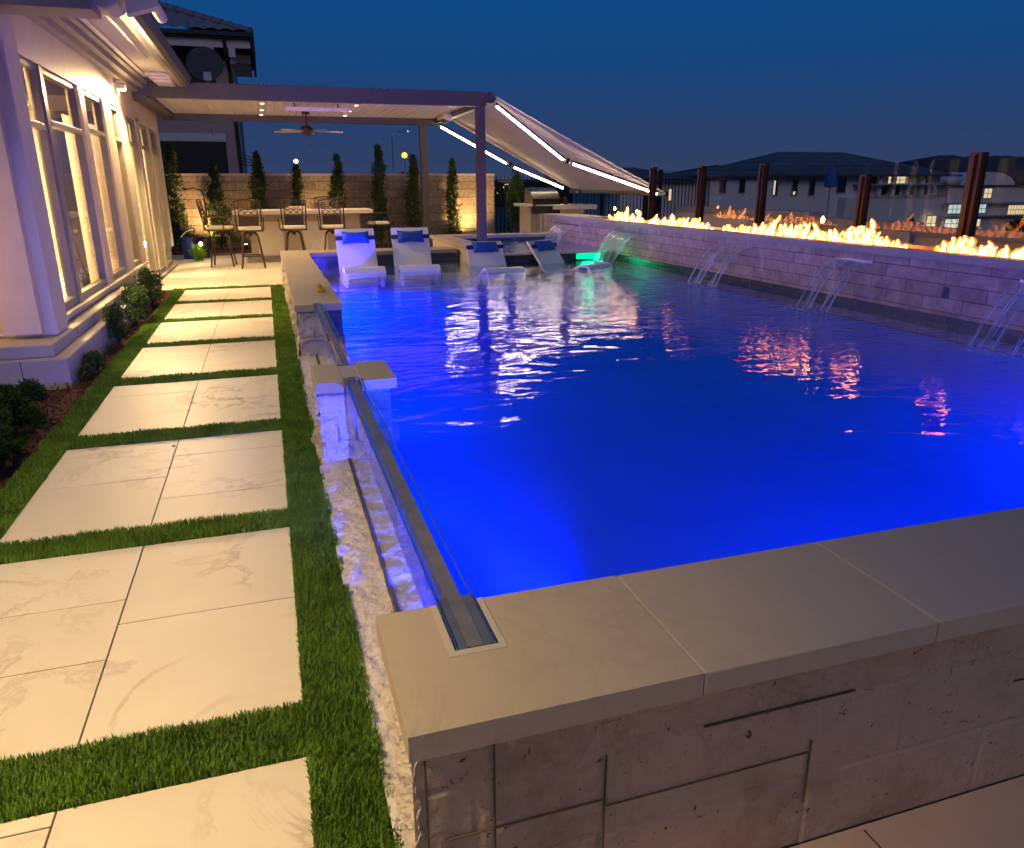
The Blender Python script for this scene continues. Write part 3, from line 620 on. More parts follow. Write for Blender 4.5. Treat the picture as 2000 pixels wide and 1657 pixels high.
def copy_tree(o, parent=None):
    c = o.copy(); COL.objects.link(c)
    if parent: c.parent = parent
    for ch in list(o.children): copy_tree(ch, c)
    return c
L0 = make_lounger(); L2 = make_lounger(.72)
lg = [((1.27, 11.40, .10), 0, 'white in-water lounger nearest the left pool wall, lit violet by the blue light'), ((2.09, 11.40, .10), R(-3), 'white in-water lounger second from the left, royal blue pillow'),
      ((3.22, 10.98, .07), 0, 'white in-water lounger third from the left, in front of the spa corner'), ((4.46, 11.0, .07), R(30), 'white in-water lounger turned sideways in front of the spa spill edge')]
for i, (loc, rz, lb) in enumerate(lg):
    o = (L0, None, L2, None)[i] or copy_tree(L0 if i < 2 else L2)
    o.location = loc; o.rotation_euler = (0, 0, rz); o['label'] = lb; o['group'] = 'white loungers standing on the pool shelf'
# duck
dk = thing('rubber_duck', (.46, 7.75, HC), 'yellow rubber duck sitting on the coping of the long pool wall', 'toy duck')
MB().lathe([(.001, 0), (.030, .002), (.040, .016), (.038, .034), (.022, .046), (.001, .050)], (.46, 7.75, HC), 16, 1.15, .9).lathe([(.001, .036), (.020, .042), (.027, .060), (.020, .078), (.001, .086)], (.44, 7.74, HC), 14).tube([(.49, 7.75, HC+.03), (.515, 7.75, HC+.048)], [.016, .003], 8).build('body', 'yellow', dk, smooth=True)
MB().box(.402, .418, 7.732, 7.748, HC+.056, HC+.063).build('beak', 'orange', dk)
MB().lathe([(.001, 0), (.003, .002), (.001, .005)], (.427, 7.718, HC+.066), 6).lathe([(.001, 0), (.003, .002), (.001, .005)], (.452, 7.714, HC+.066), 6).build('eye', 'black', dk)

# ================================================================== HOUSE
hs = thing('house', (-2.2, 9, 0), 'cream stucco house along the left side with tall windows and a deep eave', 'house')
WX = -1.83
mb = MB()
mb.box(-2.1, WX, 7.0, 16.87, 2.56, 2.92)                                     # band above windows
mb.box(-2.1, WX, 7.0, 12.95, -.1, .36)                                      # below sills
piers = [(6.9, 7.42), (9.95, 10.2), (11.3, 11.85), (12.55, 13.0), (16.45, 16.87)]
for a, b in piers: mb.box(-2.1, WX, a, b, .36, 2.56)
mb.build('wall', 'trim', hs)
MB().box(-4.5, -2.1, 16.6, 16.86, -.1, 2.9).build('end_wall', 'stucco', hs)
MB().box(-2.12, WX+.03, 7.4, 12.95, .36, .40).build('sill', 'trim', hs, bevel=.006)
# windows
def window(y0, y1, z0, z1, transom=None, lower=None):
    w = MB(); d0, d1 = WX-.09, WX-.02; t = .055
    w.box(d0, d1, y0, y0+t, z0, z1).box(d0, d1, y1-t, y1, z0, z1).box(d0, d1, y0+t, y1-t, z0, z0+t*1.4).box(d0, d1, y0+t, y1-t, z1-t, z1)
    if transom: w.box(d0, d1+.01, y0+t, y1-t, transom, transom+.05)
    f = w.build('window', 'frame', hs, bevel=.004)
    MB().quad((WX-.06, y0+t, z0+t), (WX-.06, y1-t, z0+t), (WX-.06, y1-t, z1-t), (WX-.06, y0+t, z1-t)).build('pane', 'wglass', f)
    c = MB(); n = 30; L_ = min(.6, (y1-y0)*.5); vs = []
    for i in range(n+1):
        yy = y1-t-L_*i/n; xx = WX-.20+.02*math.sin(i*1.5); vs += [(xx, yy, z0), (xx, yy, z1)]
    c.add(vs, [(2*i, 2*i+2, 2*i+3, 2*i+1) for i in range(n)]); c.build('curtain', 'curtain', f)
    MB().box(WX-.13, WX-.115, y0+t, y1-t, z1-.32, z1-.02).build('blind', 'curtain', f)
for a, b, tr in ((7.42, 8.38, 2.0), (8.50, 9.90, 2.05), (10.22, 11.28, 2.1), (11.87, 12.54, 2.1)): window(a, b, .40, 2.56, tr)
for a, b in ((8.38, 8.50),): MB().box(-1.95, WX-.005, a, b, .40, 2.56).build('mullion', 'frame', hs, bevel=.004)
for a, b in ((13.02, 14.0), (14.3, 15.3), (15.5, 16.43)): window(a, b, .04, 2.50, 2.1)
MB().box(-1.95, WX-.003, 14.0, 14.3, 0, 2.56).box(-1.95, WX-.003, 15.3, 15.5, 0, 2.56).box(-1.95, WX-.003, 13.0, 16.45, 2.50, 2.56).build('mullion', 'trim', hs, bevel=.004)
MB().box(-1.95, WX+.06, 13.0, 16.45, 0, .04).build('threshold', 'trimd', hs)
# room behind the glass; its ceiling lamps are added to brighten the windows
MB().quad((-4.4, 6.6, 0), (-4.4, 16.5, 0), (-4.4, 16.5, 2.9), (-4.4, 6.6, 2.9)).quad((-4.4, 6.6, .0), (-2.1, 6.6, .0), (-2.1, 16.5, .0), (-4.4, 16.5, .0)).quad((-4.4, 6.6, 2.9), (-2.1, 6.6, 2.9), (-2.1, 16.5, 2.9), (-4.4, 16.5, 2.9)).quad((-4.4, 6.6, 0), (-2.1, 6.6, 0), (-2.1, 6.6, 2.9), (-4.4, 6.6, 2.9)).build('interior', 'trim', hs)
for y in (8.5, 11.5, 14.5): lamp('AREA', (-2.9, y, 2.86), 420, (1, .74, .40), 1.2, rot=(0, 0, -1), parent=hs)
# column and plinth
MB().box(-2.6, -1.74, 7.01, 7.40, .320, 3.4).build('column', 'stucco', hs, bevel=.02)
MB().box(-2.9, -1.70, 6.62, 10.4, .216, .318).build('plinth_cap', 'plinth', hs, bevel=.012)
MB().box(-2.9, -1.60, 6.55, 12.4, -.1, .215).build('plinth_block', 'plinth', hs, bevel=.012)
for y in (7.9, 9.3, 10.7): B(-1.606, -1.5985, y, y+.006, -.02, .214).build('plinth_joint', 'joint', hs)
for y in (7.45, 8.8): B(-1.706, -1.6985, y, y+.006, .218, .317).build('plinth_joint', 'joint', hs)
for x in (-2.32, -1.93): B(x, x+.006, 6.5485, 6.555, -.02, .214).build('plinth_joint', 'joint', hs)
B(-2.12, -2.114, 6.6185, 6.625, .218, .317).build('plinth_joint', 'joint', hs)
# eave: soffit, mouldings, fascia, gutter
MB().box(WX-.3, -1.07, 5.0, 13.9, 3.13, 3.17).build('soffit', 'stucco', hs)
MB().box(WX, WX+.10, 6.0, 14.1, 2.92, 2.99).build('frieze_moulding', 'trimd', hs)
MB().box(WX, WX+.18, 6.0, 14.1, 2.99, 3.06).box(WX, WX+.24, 6.0, 14.1, 3.06, 3.129).build('frieze_cornice', 'trimd', hs)
MB().box(WX+.241, WX+.30, 6.0, 13.6, 3.10, 3.129).build('soffit_bead', 'louvre', hs)
MB().box(-1.14, -1.07, 5.0, 14.1, 3.03, 3.129).build('fascia', 'trimd', hs)
pg = [(-1.065, 0, 3.17), (-1.065, 0, 3.03), (-1.01, 0, 3.02), (-.96, 0, 3.05), (-.94, 0, 3.12), (-.93, 0, 3.17)]
MB().prism(pg, (0, 9.2, 0), (0, 4.9, 0)).build('gutter', 'alum', hs)
cm = MB()
for k, (d, z0, z1) in enumerate(((.0, 3.085, 3.129), (.04, 3.045, 3.085), (.075, 3.005, 3.045))): cm.box(-1.52+k*.05, -1.16, 13.25+d, 13.9, z0, z1)
cm.build('corner_cornice', 'louvre', hs, bevel=.015)
MB().box(-1.33, -1.30, 9.0, 11.9, 3.121, 3.129).build('soffit_light_strip', 'louvre', hs)
MB().prism([(-2.6, 0, 3.9), (-.95, 0, 3.17), (-.95, 0, 3.21), (-2.6, 0, 3.98)], (0, 9.2, 0), (0, 4.9, 0)).build('roof', 'ntile', hs)
# nearer projecting eave across the top-left corner
MB().box(-4, -.95, 6.02, 6.35, 2.60, 2.95).build('near_fascia', 'trimd', hs)
MB().box(-4, -.90, 6.36, 6.60, 2.70, 2.76).build('near_soffit', 'trim', hs)
MB().prism([(-1.0, 0, 2.78), (-.98, 0, 2.66), (-.88, 0, 2.62), (-.80, 0, 2.66), (-.77, 0, 2.74), (-.77, 0, 2.82)], (0, .34, 0), (0, 6.1, 0)).build('gutter_end', 'trim', hs, bevel=.01)
MB().prism([(-.76, 0, 2.60), (-.56, 0, 2.66), (-.60, 0, 2.98), (-.76, 0, 3.02)], (0, .12, 0), (0, 6.12, 0)).build('rafter_tail', 'trim', hs)
MB().tube([(-.66, 6.3, 2.80), (-.66, 7.4, 2.82)], .045, 10).build('downpipe_elbow', 'trim', hs)
# flood light on wall
wl = thing('wall_light', (-1.76, 12.5, 2.80), 'bright warm floodlight on the house wall where the pergola meets the eave', 'wall lamp')
MB().box(-1.83, -1.80, 12.42, 12.58, 2.72, 2.88).box(-1.80, -1.70, 12.43, 12.57, 2.80, 2.86).build('housing', 'louvre', wl, bevel=.005)
MB().box(-1.79, -1.71, 12.44, 12.56, 2.785, 2.799).build('lamp_lens', 'glow', wl)
lamp('SPOT', (-1.62, 12.4, 2.76), 520, WARM, .06, rot=(.22, -.35, -1), spot=165, blend=.35, parent=wl)
lamp('POINT', (-1.66, 12.5, 2.70), 9, WARM, .05, parent=wl)
deck_fill = thing('wall_light', (4, -5, 2.5), 'dim warm fill lamp added behind the camera to light the lower deck', 'wall lamp')  # unseen fill lamp with an invented housing, added to warm the deck
MB().box(3.9, 4.1, -5.2, -5.1, 2.4, 2.6).build('housing', 'louvre', deck_fill)
lamp('POINT', (4, -4.9, 2.5), 90, (1, .55, .36), .2, parent=deck_fill)
wl2 = thing('wall_light', (-1.9, 1.2, 2.5), 'warm wall light on the house just out of view at the near left', 'wall lamp')
MB().box(-2.0, -1.90, .4, .6, 2.45, 2.6).build('housing', 'louvre', wl2); MB().box(-1.899, -1.87, .42, .58, 2.47, 2.58).build('lamp_lens', 'glow', wl2)
lamp('SPOT', (-1.72, 1.0, 2.7), 560, (1, .685, .27), .10, rot=(.42, .70, -2.5), spot=112, blend=1, parent=wl2)
lamp('SPOT', (-1.25, 5.4, 2.58), 85, (1, .68, .3), .10, rot=(.35, .1, -2.5), spot=140, blend=1, parent=wl2)  # second unseen spot without a fixture, added to brighten the path

# ================================================================== PERGOLA
pg_ = thing('pergola', (1, 16, 0), 'dark grey louvred pergola over the bar at the back of the patio', 'pergola')
BT, BBt = 3.10, 2.86
MB().box(-1.60, 4.0, 14.1, 14.25, BBt, BT).build('front_beam', 'alum', pg_, bevel=.004)
MB().box(-1.80, 3.98, 17.85, 18.0, 2.80, 3.02).build('back_beam', 'alum', pg_, bevel=.004)
MB().box(3.86, 4.0, 14.251, 17.849, 2.84, 3.04).build('side_beam', 'alum', pg_, bevel=.004)
MB().box(-1.80, -1.62, 14.0, 17.849, 2.80, 2.90).build('wall_beam', 'alum', pg_, bevel=.004)
MB().box(3.82, 3.98, 14.1, 14.25, 0, BBt-.001).build('post', 'alum', pg_, bevel=.004)
MB().box(3.50, 3.66, 17.85, 18.0, 0, 2.799).build('post', 'alum', pg_, bevel=.004)
for i in range(36):
    x = -1.60+i*.151
    if x > 3.7: break
    MB().prism([(0, 0, .0), (.135, 0, .0), (.150, 0, .022), (.148, 0, .045), (.14, 0, .045), (.13, 0, .03), (0, 0, .03)], (0, 3.58, 0), (x, 14.26, 2.93)).build('louvre', 'louvre', pg_)
MB().box(-1.6, 3.85, 14.27, 17.84, 3.00, 3.02).build('rain_pan', 'louvre', pg_)
for k, x in enumerate((.12, .26, 3.0-.97, 2.17)):
    MB().box(x, x+.03, 14.15, 14.19, BT, BT+.012).build('rivet_cap', 'louvre', pg_)
dl = [(.13, 15.2), (.12, 16.5), (.11, 17.55), (1.79, 15.1), (1.79, 16.3), (1.8, 17.3)]
dln = ['front left', 'middle left', 'back left', 'front right', 'middle right', 'back right']
for (x, y), nm in zip(dl, dln):
    t = thing('downlight', (x, y, 2.925), f'small round warm downlight in the pergola ceiling, {nm} of the six', 'downlight', 'recessed pergola downlights')
    MB().lathe([(.05, .0), (.05, .012), (.035, .012)], (x, y, 2.912), 14).build('trim_ring', 'louvre', t); MB().lathe([(.03, 0), (.033, .004)], (x, y, 2.906), 12).build('lens', 'down', t)
    lamp('SPOT', (x, y, 2.90), 85, WARM, .04, rot=(0, -.06, -1), spot=125, blend=.9, parent=t)
# fan
fn = thing('ceiling_fan', (.92, 16, 2.45), 'dark bronze ceiling fan with pale wooden blades hanging from the pergola', 'ceiling fan')
MB().lathe([(.02, .36), (.075, .36), (.075, .46), (.02, .47)], (.92, 16, 2.45), 16).tube([(.92, 16, 2.62), (.92, 16, 2.82)], .016, 10).build('downrod', 'bronze', fn)
MB().lathe([(.02, -.03), (.07, -.02), (.10, .03), (.13, .06), (.13, .12), (.09, .16), (.03, .18)], (.92, 16, 2.45), 20).build('motor', 'bronze', fn, smooth=True)
for k in range(5):
    a = R(8+72*k); q = Matrix.Translation((.92, 16, 2.50)) @ Matrix.Rotation(a, 4, 'Z') @ Matrix.Rotation(R(9), 4, 'X')
    o2 = [(.14, -.035), (.28, -.055), (.55, -.072), (.66, -.05), (.69, 0), (.66, .05), (.55, .072), (.28, .055), (.14, .035)]
    mb = MB().prism([(x, y, 0) for x, y in o2], (0, 0, .008), (0, 0, 0)); mb.v = [tuple(q @ Vector(p)) for p in mb.v]; mb.build('blade', 'barfront', fn)
MB().tube([(.97, 15.95, 2.45), (.97, 15.95, 2.22)], .003, 5).build('pull_chain', 'bronze', fn)
ht = thing('patio_heater', (1.1, 15.2, 2.85), 'long flat lavender lit heater hung under the front of the pergola ceiling', 'heater')
MB().prism([(0, 0, .06), (0, .03, 0), (0, .15, 0), (0, .18, .06)], (1.14, 0, 0), (.52, 15.1, 2.80)).build('body', 'louvre', ht)
MB().box(.68, .70, 15.15, 15.2, 2.86, 2.93).box(1.45, 1.47, 15.15, 15.2, 2.86, 2.93).build('bracket', 'bronze', ht)
hs2 = thing('side_heater', (3.78, 16.6, 2.75), 'white box heater on the right side beam of the pergola', 'heater')
q = Matrix.Translation((3.78, 16.5, 2.86)) @ Matrix.Rotation(R(25), 4, 'Y')
MB().box(-.09, .09, -.28, .28, -.08, .08, q).build('body', 'louvre', hs2, bevel=.01); MB().box(-.05, .05, -.2, .2, -.086, -.081, q).build('grille', 'steel', hs2)

# ================================================================== AWNING
aw = thing('awning', (4.1, 16, 2.9), 'taupe fabric retractable awning sloping down to the right of the pergola', 'awning')
MB().tube([(4.12, 14.2, 3.02), (4.12, 18.1, 2.98)], .10, 12).build('cassette', 'alum', aw)
vs = []; nu, nv = 24, 16
A0, A1, Bn, Bf = Vector((4.15, 14.15, 3.06)), Vector((4.15, 18.1, 3.0)), Vector((7.72, 14.05, 1.34)), Vector((7.30, 18.0, 1.39))
for j in range(nv+1):
    for i in range(nu+1):
        s, tt = i/nu, j/nv; p = (A0.lerp(Bn, s)).lerp(A1.lerp(Bf, s), tt); sag = .03*math.sin(math.pi*s)**1.2*math.sin(math.pi*min(1, max(0, tt)))
        vs.append((p.x, p.y, p.z-sag-.015*math.sin(math.pi*s)))
M['awn'] = fabric('awning_fabric', (.62, .52, .44), .22)
MB().add(vs, [(j*(nu+1)+i, j*(nu+1)+i+1, (j+1)*(nu+1)+i+1, (j+1)*(nu+1)+i) for j in range(nv) for i in range(nu)]).build('canopy', 'awn', aw, smooth=True)
MB().box(7.25, 7.32, 17.5, 18.1, 1.30, 1.39).tube([(7.72, 14.0, 1.31), (7.30, 18.05, 1.36)], .045, 8).build('front_bar', 'alum', aw)
def led(a, b, nm='led_strip'):
    a, b = Vector(a), Vector(b); d = (b-a)
    MB().tube([a+Vector((0, 0, .035)), b+Vector((0, 0, .035))], .03, 8).build('arm', 'alum', aw)
    MB().tube([a+d*.01, b-d*.01], .025, 6).build(nm, 'led', aw)
nE = (5.70, 14.36, 1.92); led((4.24, 14.3, 2.90), (5.62, 14.35, 1.955)); led((5.80, 14.36, 1.895), (7.62, 14.2, 1.315))
fE = (5.60, 17.75, 1.94); led((3.95, 17.75, 2.77), (5.52, 17.75, 1.98)); led((5.70, 17.76, 1.90), (6.98, 17.8, 1.42))
for p in (nE, fE): MB().lathe([(.05, -.05), (.06, 0), (.05, .05)], (p[0], p[1], p[2]+.02), 10).build('elbow', 'black', aw)

# ================================================================== BAR, STOOLS
br = thing('bar_counter', (.8, 16.7, 0), 'cream topped outdoor bar counter behind the row of stools', 'counter')
MB().box(-.63, 2.14, 16.3, 17.35, .955, 1.03).build('countertop', 'patio', br, bevel=.006)
MB().box(-.35, 1.9, 16.65, 17.25, .08, .954).build('body', 'barfront', br)
MB().box(-.45, 1.95, 16.50, 17.28, 0, .079).build('plinth', 'trimd', br)
B(-.20, .304, 16.645, 16.6495, .12, .80).build('door_panel', 'patio', br); B(.7, 1.2, 16.645, 16.6495, .12, .8).build('door_panel', 'patio', br)
tw = thing('folded_towel', (.55, 16.8, 1.03), 'pile of folded cream towels on the bar top', 'towel')
MB().box(.42, .85, 16.7, 17.0, 1.031, 1.065).box(.47, .82, 16.72, 16.98, 1.066, 1.095).build('cloth', 'cushion', tw, bevel=.015)
ib = thing('glass_block', (1.02, 16.85, 1.03), 'low clear glass box on the bar beside the towels', 'glass box')
MB().box(.92, 1.22, 16.8, 17.0, 1.031, 1.17).build('body', 'fglass', ib)
def make_stool():
    t = thing('bar_stool', (0, 0, 0), 'x', 'bar stool'); b = MB()
    for sx_, sy_ in ((1, 1), (-1, 1), (1, -1), (-1, -1)):
        pts = []
        for k in range(9):
            s = k/8
            if s < .4: a = s/.4*math.pi/2; r = .05+.12*math.sin(a); z = .66-.11*(1-math.cos(a))
            else: u = (s-.4)/.6; r = .17+.09*u; z = .55*(1-u)
            pts.append((sx_*r*.80, sy_*r*.80, z+.004))
        MB().tube(pts, .0155, 8).build('leg', 'bronze', t)
    fr = [(math.copysign(.185, math.cos(a))*min(1, abs(math.cos(a))*1.35), math.copysign(.185, math.sin(a))*min(1, abs(math.sin(a))*1.35), .235) for a in np.linspace(0, 2*math.pi, 25)[:-1]]
    MB().tube(fr, .012, 6, True).build('footrest', 'bronze', t)
    MB().lathe([(.035, .60), (.035, .66), (.09, .67), (.09, .685), (.02, .69)], (0, 0, 0), 14).build('swivel', 'bronze', t)
    MB().tube([(-.235, -.22, .70), (.235, -.22, .70), (.25, 0, .70), (.235, .22, .70), (-.235, .22, .70), (-.25, 0, .70)], .015, 6, True).box(-.22, .22, -.2, .2, .686, .70).build('seat_frame', 'bronze', t)
    MB().box(-.23, .23, -.215, .22, .702, .765).build('cushion', 'cushion', t, bevel=.025, smooth=False)
    # back at -Y side, facing +Y
    k = MB()
    def bk(u, z): return (u, -.235-(z-.70)*.17-.02*math.cos(u*6), z)
    for sx_ in (-1, 1): k.tube([bk(sx_*.215, .70), bk(sx_*.222, .95), bk(sx_*.23, 1.235)], .0125, 6)
    k.tube([bk(-.25, 1.225), bk(-.13, 1.25), bk(0, 1.258), bk(.13, 1.25), bk(.25, 1.225)], .012, 6)
    k.tube([bk(-.17, .97), bk(0, .965), bk(.17, .97)], .008, 6); k.tube([bk(-.17, 1.08), bk(0, 1.085), bk(.17, 1.08)], .007, 6); k.tube([bk(-.2, .80), bk(0, .795), bk(.2, .80)], .009, 6)
    for sx_ in (-1, 1): k.tube([bk(sx_*.17, .80), bk(sx_*.165, .97), bk(sx_*.175, 1.15), bk(sx_*.12, 1.21)], .008, 6)
    for ph in (0, math.pi): k.tube([bk(u, 1.025+.042*math.sin((u+.17)/.34*3*math.pi+ph)) for u in np.linspace(-.17, .17, 22)], .0075, 5)
    for u0 in (-.12, -.06, 0, .06, .12): k.tube([bk(u0*.5, 1.085), bk(u0*1.1, 1.16), bk(u0*1.6, 1.235)], .005, 5)
    k.build('backrest', 'bronze', t)
    MB().box(-.16, .16, -.262, -.254, .80, .955).build('back_panel', 'bronze', t)
    for sx_ in (-1, 1):
        MB().tube([(sx_*.235, -.27, .93), (sx_*.265, -.15, .945), (sx_*.27, .05, .94), (sx_*.26, .17, .915), (sx_*.255, .19, .87), (sx_*.25, .10, .78), (sx_*.245, .09, .70)], .011, 6).build('arm', 'bronze', t)
    return t
s0 = make_stool()
st_ = [((-.31, 15.42, 0), 0, 'wrought bronze bar stool seen from behind, second stool from the left'), ((.49, 15.52, 0), R(3), 'wrought bronze bar stool seen from behind, in the middle of the row'), ((1.22, 15.50, 0), R(-3), 'wrought bronze bar stool seen from behind, at the right end of the front row'),
       ((-.87, 15.95, 0), R(-95), 'bar stool turned side-on at the left end of the bar, facing right'), ((2.30, 16.75, 0), R(88), 'bar stool turned side-on at the right end of the bar, facing left'), ((1.33, 18.1, 0), R(180), 'bar stool on the far side of the bar counter, mostly hidden behind the front row')]
for i, (loc, rz, lb) in enumerate(st_):
    o = s0 if i == 0 else copy_tree(s0)
    o.location = loc; o.rotation_euler = (0, 0, rz); o['label'] = lb; o['group'] = 'bronze bar stools around the bar'

# ================================================================== GARDEN WALL, TREES
gw = thing('garden_wall', (2, 20.2, 0), 'tall rough tan block wall behind the bar and the row of trees', 'wall')
MB().box(-6, 5.86, 20.0, 20.22, -.2, 1.74).build('block_face', 'gwall', gw); MB().box(-6, 5.88, 19.98, 20.24, 1.741, 1.79).build('cap', 'cap', gw)
bed = B(-2.6, 5.8, 19.0, 20.0, -.1, .06).build('planting_bed', 'mulch'); tag(bed, kind='structure')
MB_ = MB
def column_tree(x, y, h, r, lb, n=4300, z0=.05, gaps=.05):
    t = thing('cypress_tree', (x, y, z0), lb, 'tree', 'slim evergreen trees along the garden wall')
    zz = np.random.uniform(0, 1, n)**.85; prof = 1.08*r*np.clip(1.15*(1-zz)**.55, .14, 1)*(.8+.35*np.sin(zz*17+x*5)*np.sin(zz*7+x))
    a = np.random.uniform(0, 2*np.pi, n); rr = prof*np.random.uniform(.15, 1, n)**.5
    P = np.stack([x+np.cos(a)*rr+.03*np.sin(zz*9), y+np.sin(a)*rr, z0+.10+zz*(h-.12)], 1)
    cl = np.sin(P[:, 0]*23+x)*np.sin(P[:, 2]*19+x*3)*np.sin(P[:, 1]*21); P = P[cl > -gaps]
    q2 = np.random.uniform(0, 1, 700); a2 = np.random.uniform(0, 2*np.pi, 700); rr3 = r*1.5*np.random.uniform(.5, 1, 700)*(1-q2)**.5; sel = np.sin(a2*3+x*7)*np.sin(q2*14+x*2) > .15
    P = np.concatenate([P, np.stack([x+np.cos(a2)*rr3, y+np.sin(a2)*rr3, z0+.15+q2*(h*.9)], 1)[sel]])
    leaves('crown', P, .095, 'cyp', t, .28, .8)
    MB().tube([(x, y, z0), (x+.02, y, z0+h*.5), (x, y, z0+h*.9)], [.025, .016, .004], 6).build('trunk', 'bark', t)
trs = [(-1.98, 19.55, 2.35, .26, 'evergreen half hidden behind the house corner'), (-1.08, 19.55, 1.95, .30, 'bushy evergreen behind the leftmost stool'), (-.10, 19.6, 2.2, .24, 'evergreen in front of the neighbouring house corner'), (.78, 19.6, 1.90, .19, 'thin evergreen under the white street light'),
       (1.75, 19.6, 2.15, .26, 'bright green evergreen behind the stool at the right end of the front row'), (2.76, 19.6, 2.38, .25, 'tallest evergreen, left of the tall lamp post'), (3.62, 19.6, 2.15, .27, 'evergreen just left of the back pergola post'), (4.62, 19.6, 2.06, .20, 'thin evergreen between the two pergola posts, beside the yellow uplight'),
       (6.2, 19.2, 1.85, .27, 'dark evergreen right of the pergola in front of the iron fence')]
for a in trs: column_tree(*a)
for i, (x, y, pw, lb) in enumerate([(-1.35, 19.38, 240, 'small uplight in the bed behind the leftmost stool'), (5.02, 19.42, 260, 'small uplight beside the thin tree between the pergola posts'), (1.22, 19.42, 150, 'small uplight in the bed hidden behind the bar'), (-.52, 19.4, 40, 'small uplight between the two leftmost trees')]):
    t = thing('uplight', (x, y, .06), lb, 'garden light', 'garden uplights at the wall'); MB().lathe([(.04, 0), (.05, .10), (.042, .11)], (x, y, .06), 12).build('housing', 'bronze', t); MB().lathe([(.035, .0), (.038, .006)], (x, y, .172), 12).build('lens', 'down', t)
    lamp('SPOT', (x, y, .20), pw, WARM2, .04, rot=(0.03, .42, 1), spot=120, blend=.9, parent=t)
# bin, path light, pole
bn = thing('blue_bin', (-1.85, 17.75, 0), 'blue plastic bin beside the house corner', 'bin')
MB().lathe([(.11, 0), (.14, .42), (.145, .43), (.145, .45)], (-1.66, 17.9, 0), 18).build('tub', 'bluebin', bn, smooth=True); MB().tube([(-1.80, 17.9, .45), (-1.66, 17.9, .58), (-1.52, 17.9, .62)], .012, 6).build('handle', 'louvre', bn)
b2 = thing('dark_bin', (-1.35, 18.0, 0), 'small dark domed bin just right of the blue bin', 'bin'); MB().lathe([(.12, 0), (.14, .3), (.12, .39), (.06, .44), (.01, .45)], (-1.36, 18.05, 0), 16).build('body', 'black', b2, smooth=True)
pl = thing('path_light', (-1.36, 17.3, 0), 'glowing path light standing in a clump of green leaves', 'garden light'); MB().tube([(-1.36, 17.3, 0), (-1.36, 17.3, .30)], .01, 6).build('stem', 'bronze', pl); MB().lathe([(.01, .31), (.035, .34), (.03, .36), (.01, .39)], (-1.36, 17.3, 0), 12).build('lens', 'glow', pl)
lamp('POINT', (-1.36, 17.22, .40), 6, (1, .8, .4), .03, parent=pl)
n = 260; a = np.random.uniform(0, 2*np.pi, n); r = np.random.uniform(0, .09, n)
lt = thing('lily_clump', (-1.40, 17.25, 0), 'clump of strappy bright green leaves around the path light', 'plant'); leaves('leaf', np.stack([-1.42+np.cos(a)*r, 17.2+np.sin(a)*r, np.random.uniform(0, .22, n)], 1), .16, 'grass', lt, .12, 1.4)
hp = thing('garden_torch', (-1.28, 18.3, 0), 'thin dark bent metal pole standing against the garden wall', 'pole')
MB().tube([(-1.22, 18.3, 0), (-1.25, 18.3, 1.30), (-1.30, 18.3, 1.42), (-1.45, 18.3, 1.46), (-1.62, 18.3, 1.44)], .014, 8).tube([(-1.22, 18.3, .85), (-1.05, 18.3, .85)], .008, 6).build('rod', 'bronze', hp); 
MB().lathe([(.01, 0), (.05, .03), (.02, .05)], (-1.62, 18.3, 1.42), 10).build('head', 'bronze', hp)

# iron fence
ifn = thing('iron_fence', (7.5, 20, 0), 'dark vertical bar iron fence right of the garden wall', 'fence')
mb = MB()
for i in range(60): x = 5.95+i*.11; mb.box(x, x+.018, 20.1, 20.118, -.1, 1.72)
mb.build('pickets', 'black', ifn); MB().box(5.9, 12.6, 20.09, 20.13, 1.60, 1.64).box(5.9, 12.6, 20.09, 20.13, .15, .19).build('rail', 'black', ifn)
for x in (7.35, 9.0, 10.8): MB().box(x, x+.09, 20.06, 20.15, -.1, 1.9).build('post', 'rust', ifn)
# grill island
gi = thing('grill_island', (6.8, 18, 0), 'cream outdoor kitchen island behind the far end of the fire wall', 'counter')
MB().box(5.92, 6.55, 17.6, 18.5, 1.0, 1.07).box(6.62, 7.75, 17.5, 18.5, .93, 1.04).build('countertop', 'patio', gi, bevel=.006)
MB().box(6.05, 6.35, 17.75, 18.4, 0, .999).box(6.36, 7.5, 17.75, 18.4, 0, .929).build('body', 'trim', gi)
MB().box(6.30, 6.34, 17.71, 17.749, .1, .9).box(6.42, 6.45, 17.71, 17.749, .1, .9).build('door_trim', 'steel', gi)
MB().box(6.12, 6.28, 17.735, 17.749, .1, .85).build('door', 'trimd', gi)
gr = thing('grill', (6.55, 17.9, .9), 'black domed barbecue grill built into the island under the awning', 'grill')
mb = MB(); prof = [(-.42, .0), (-.42, .18), (-.38, .34), (-.22, .50), (.0, .58), (.25, .60), (.25, 0)]
mb.prism([(0, a, b) for a, b in prof], (.70, 0, 0), (6.12, 18.0, .84)); mb.build('hood', 'black', gr, bevel=.01)
MB().tube([(6.16, 17.52, 1.03), (6.78, 17.52, 1.03)], .014, 8).build('handle', 'steel', gr)
cn = thing('drink_can', (7.0, 17.7, 1.04), 'small copper coloured canister on the island beside the grill', 'canister'); MB().lathe([(.05, 0), (.052, .16), (.045, .165)], (7.0, 17.7, 1.041), 14).build('body', 'rust', cn)

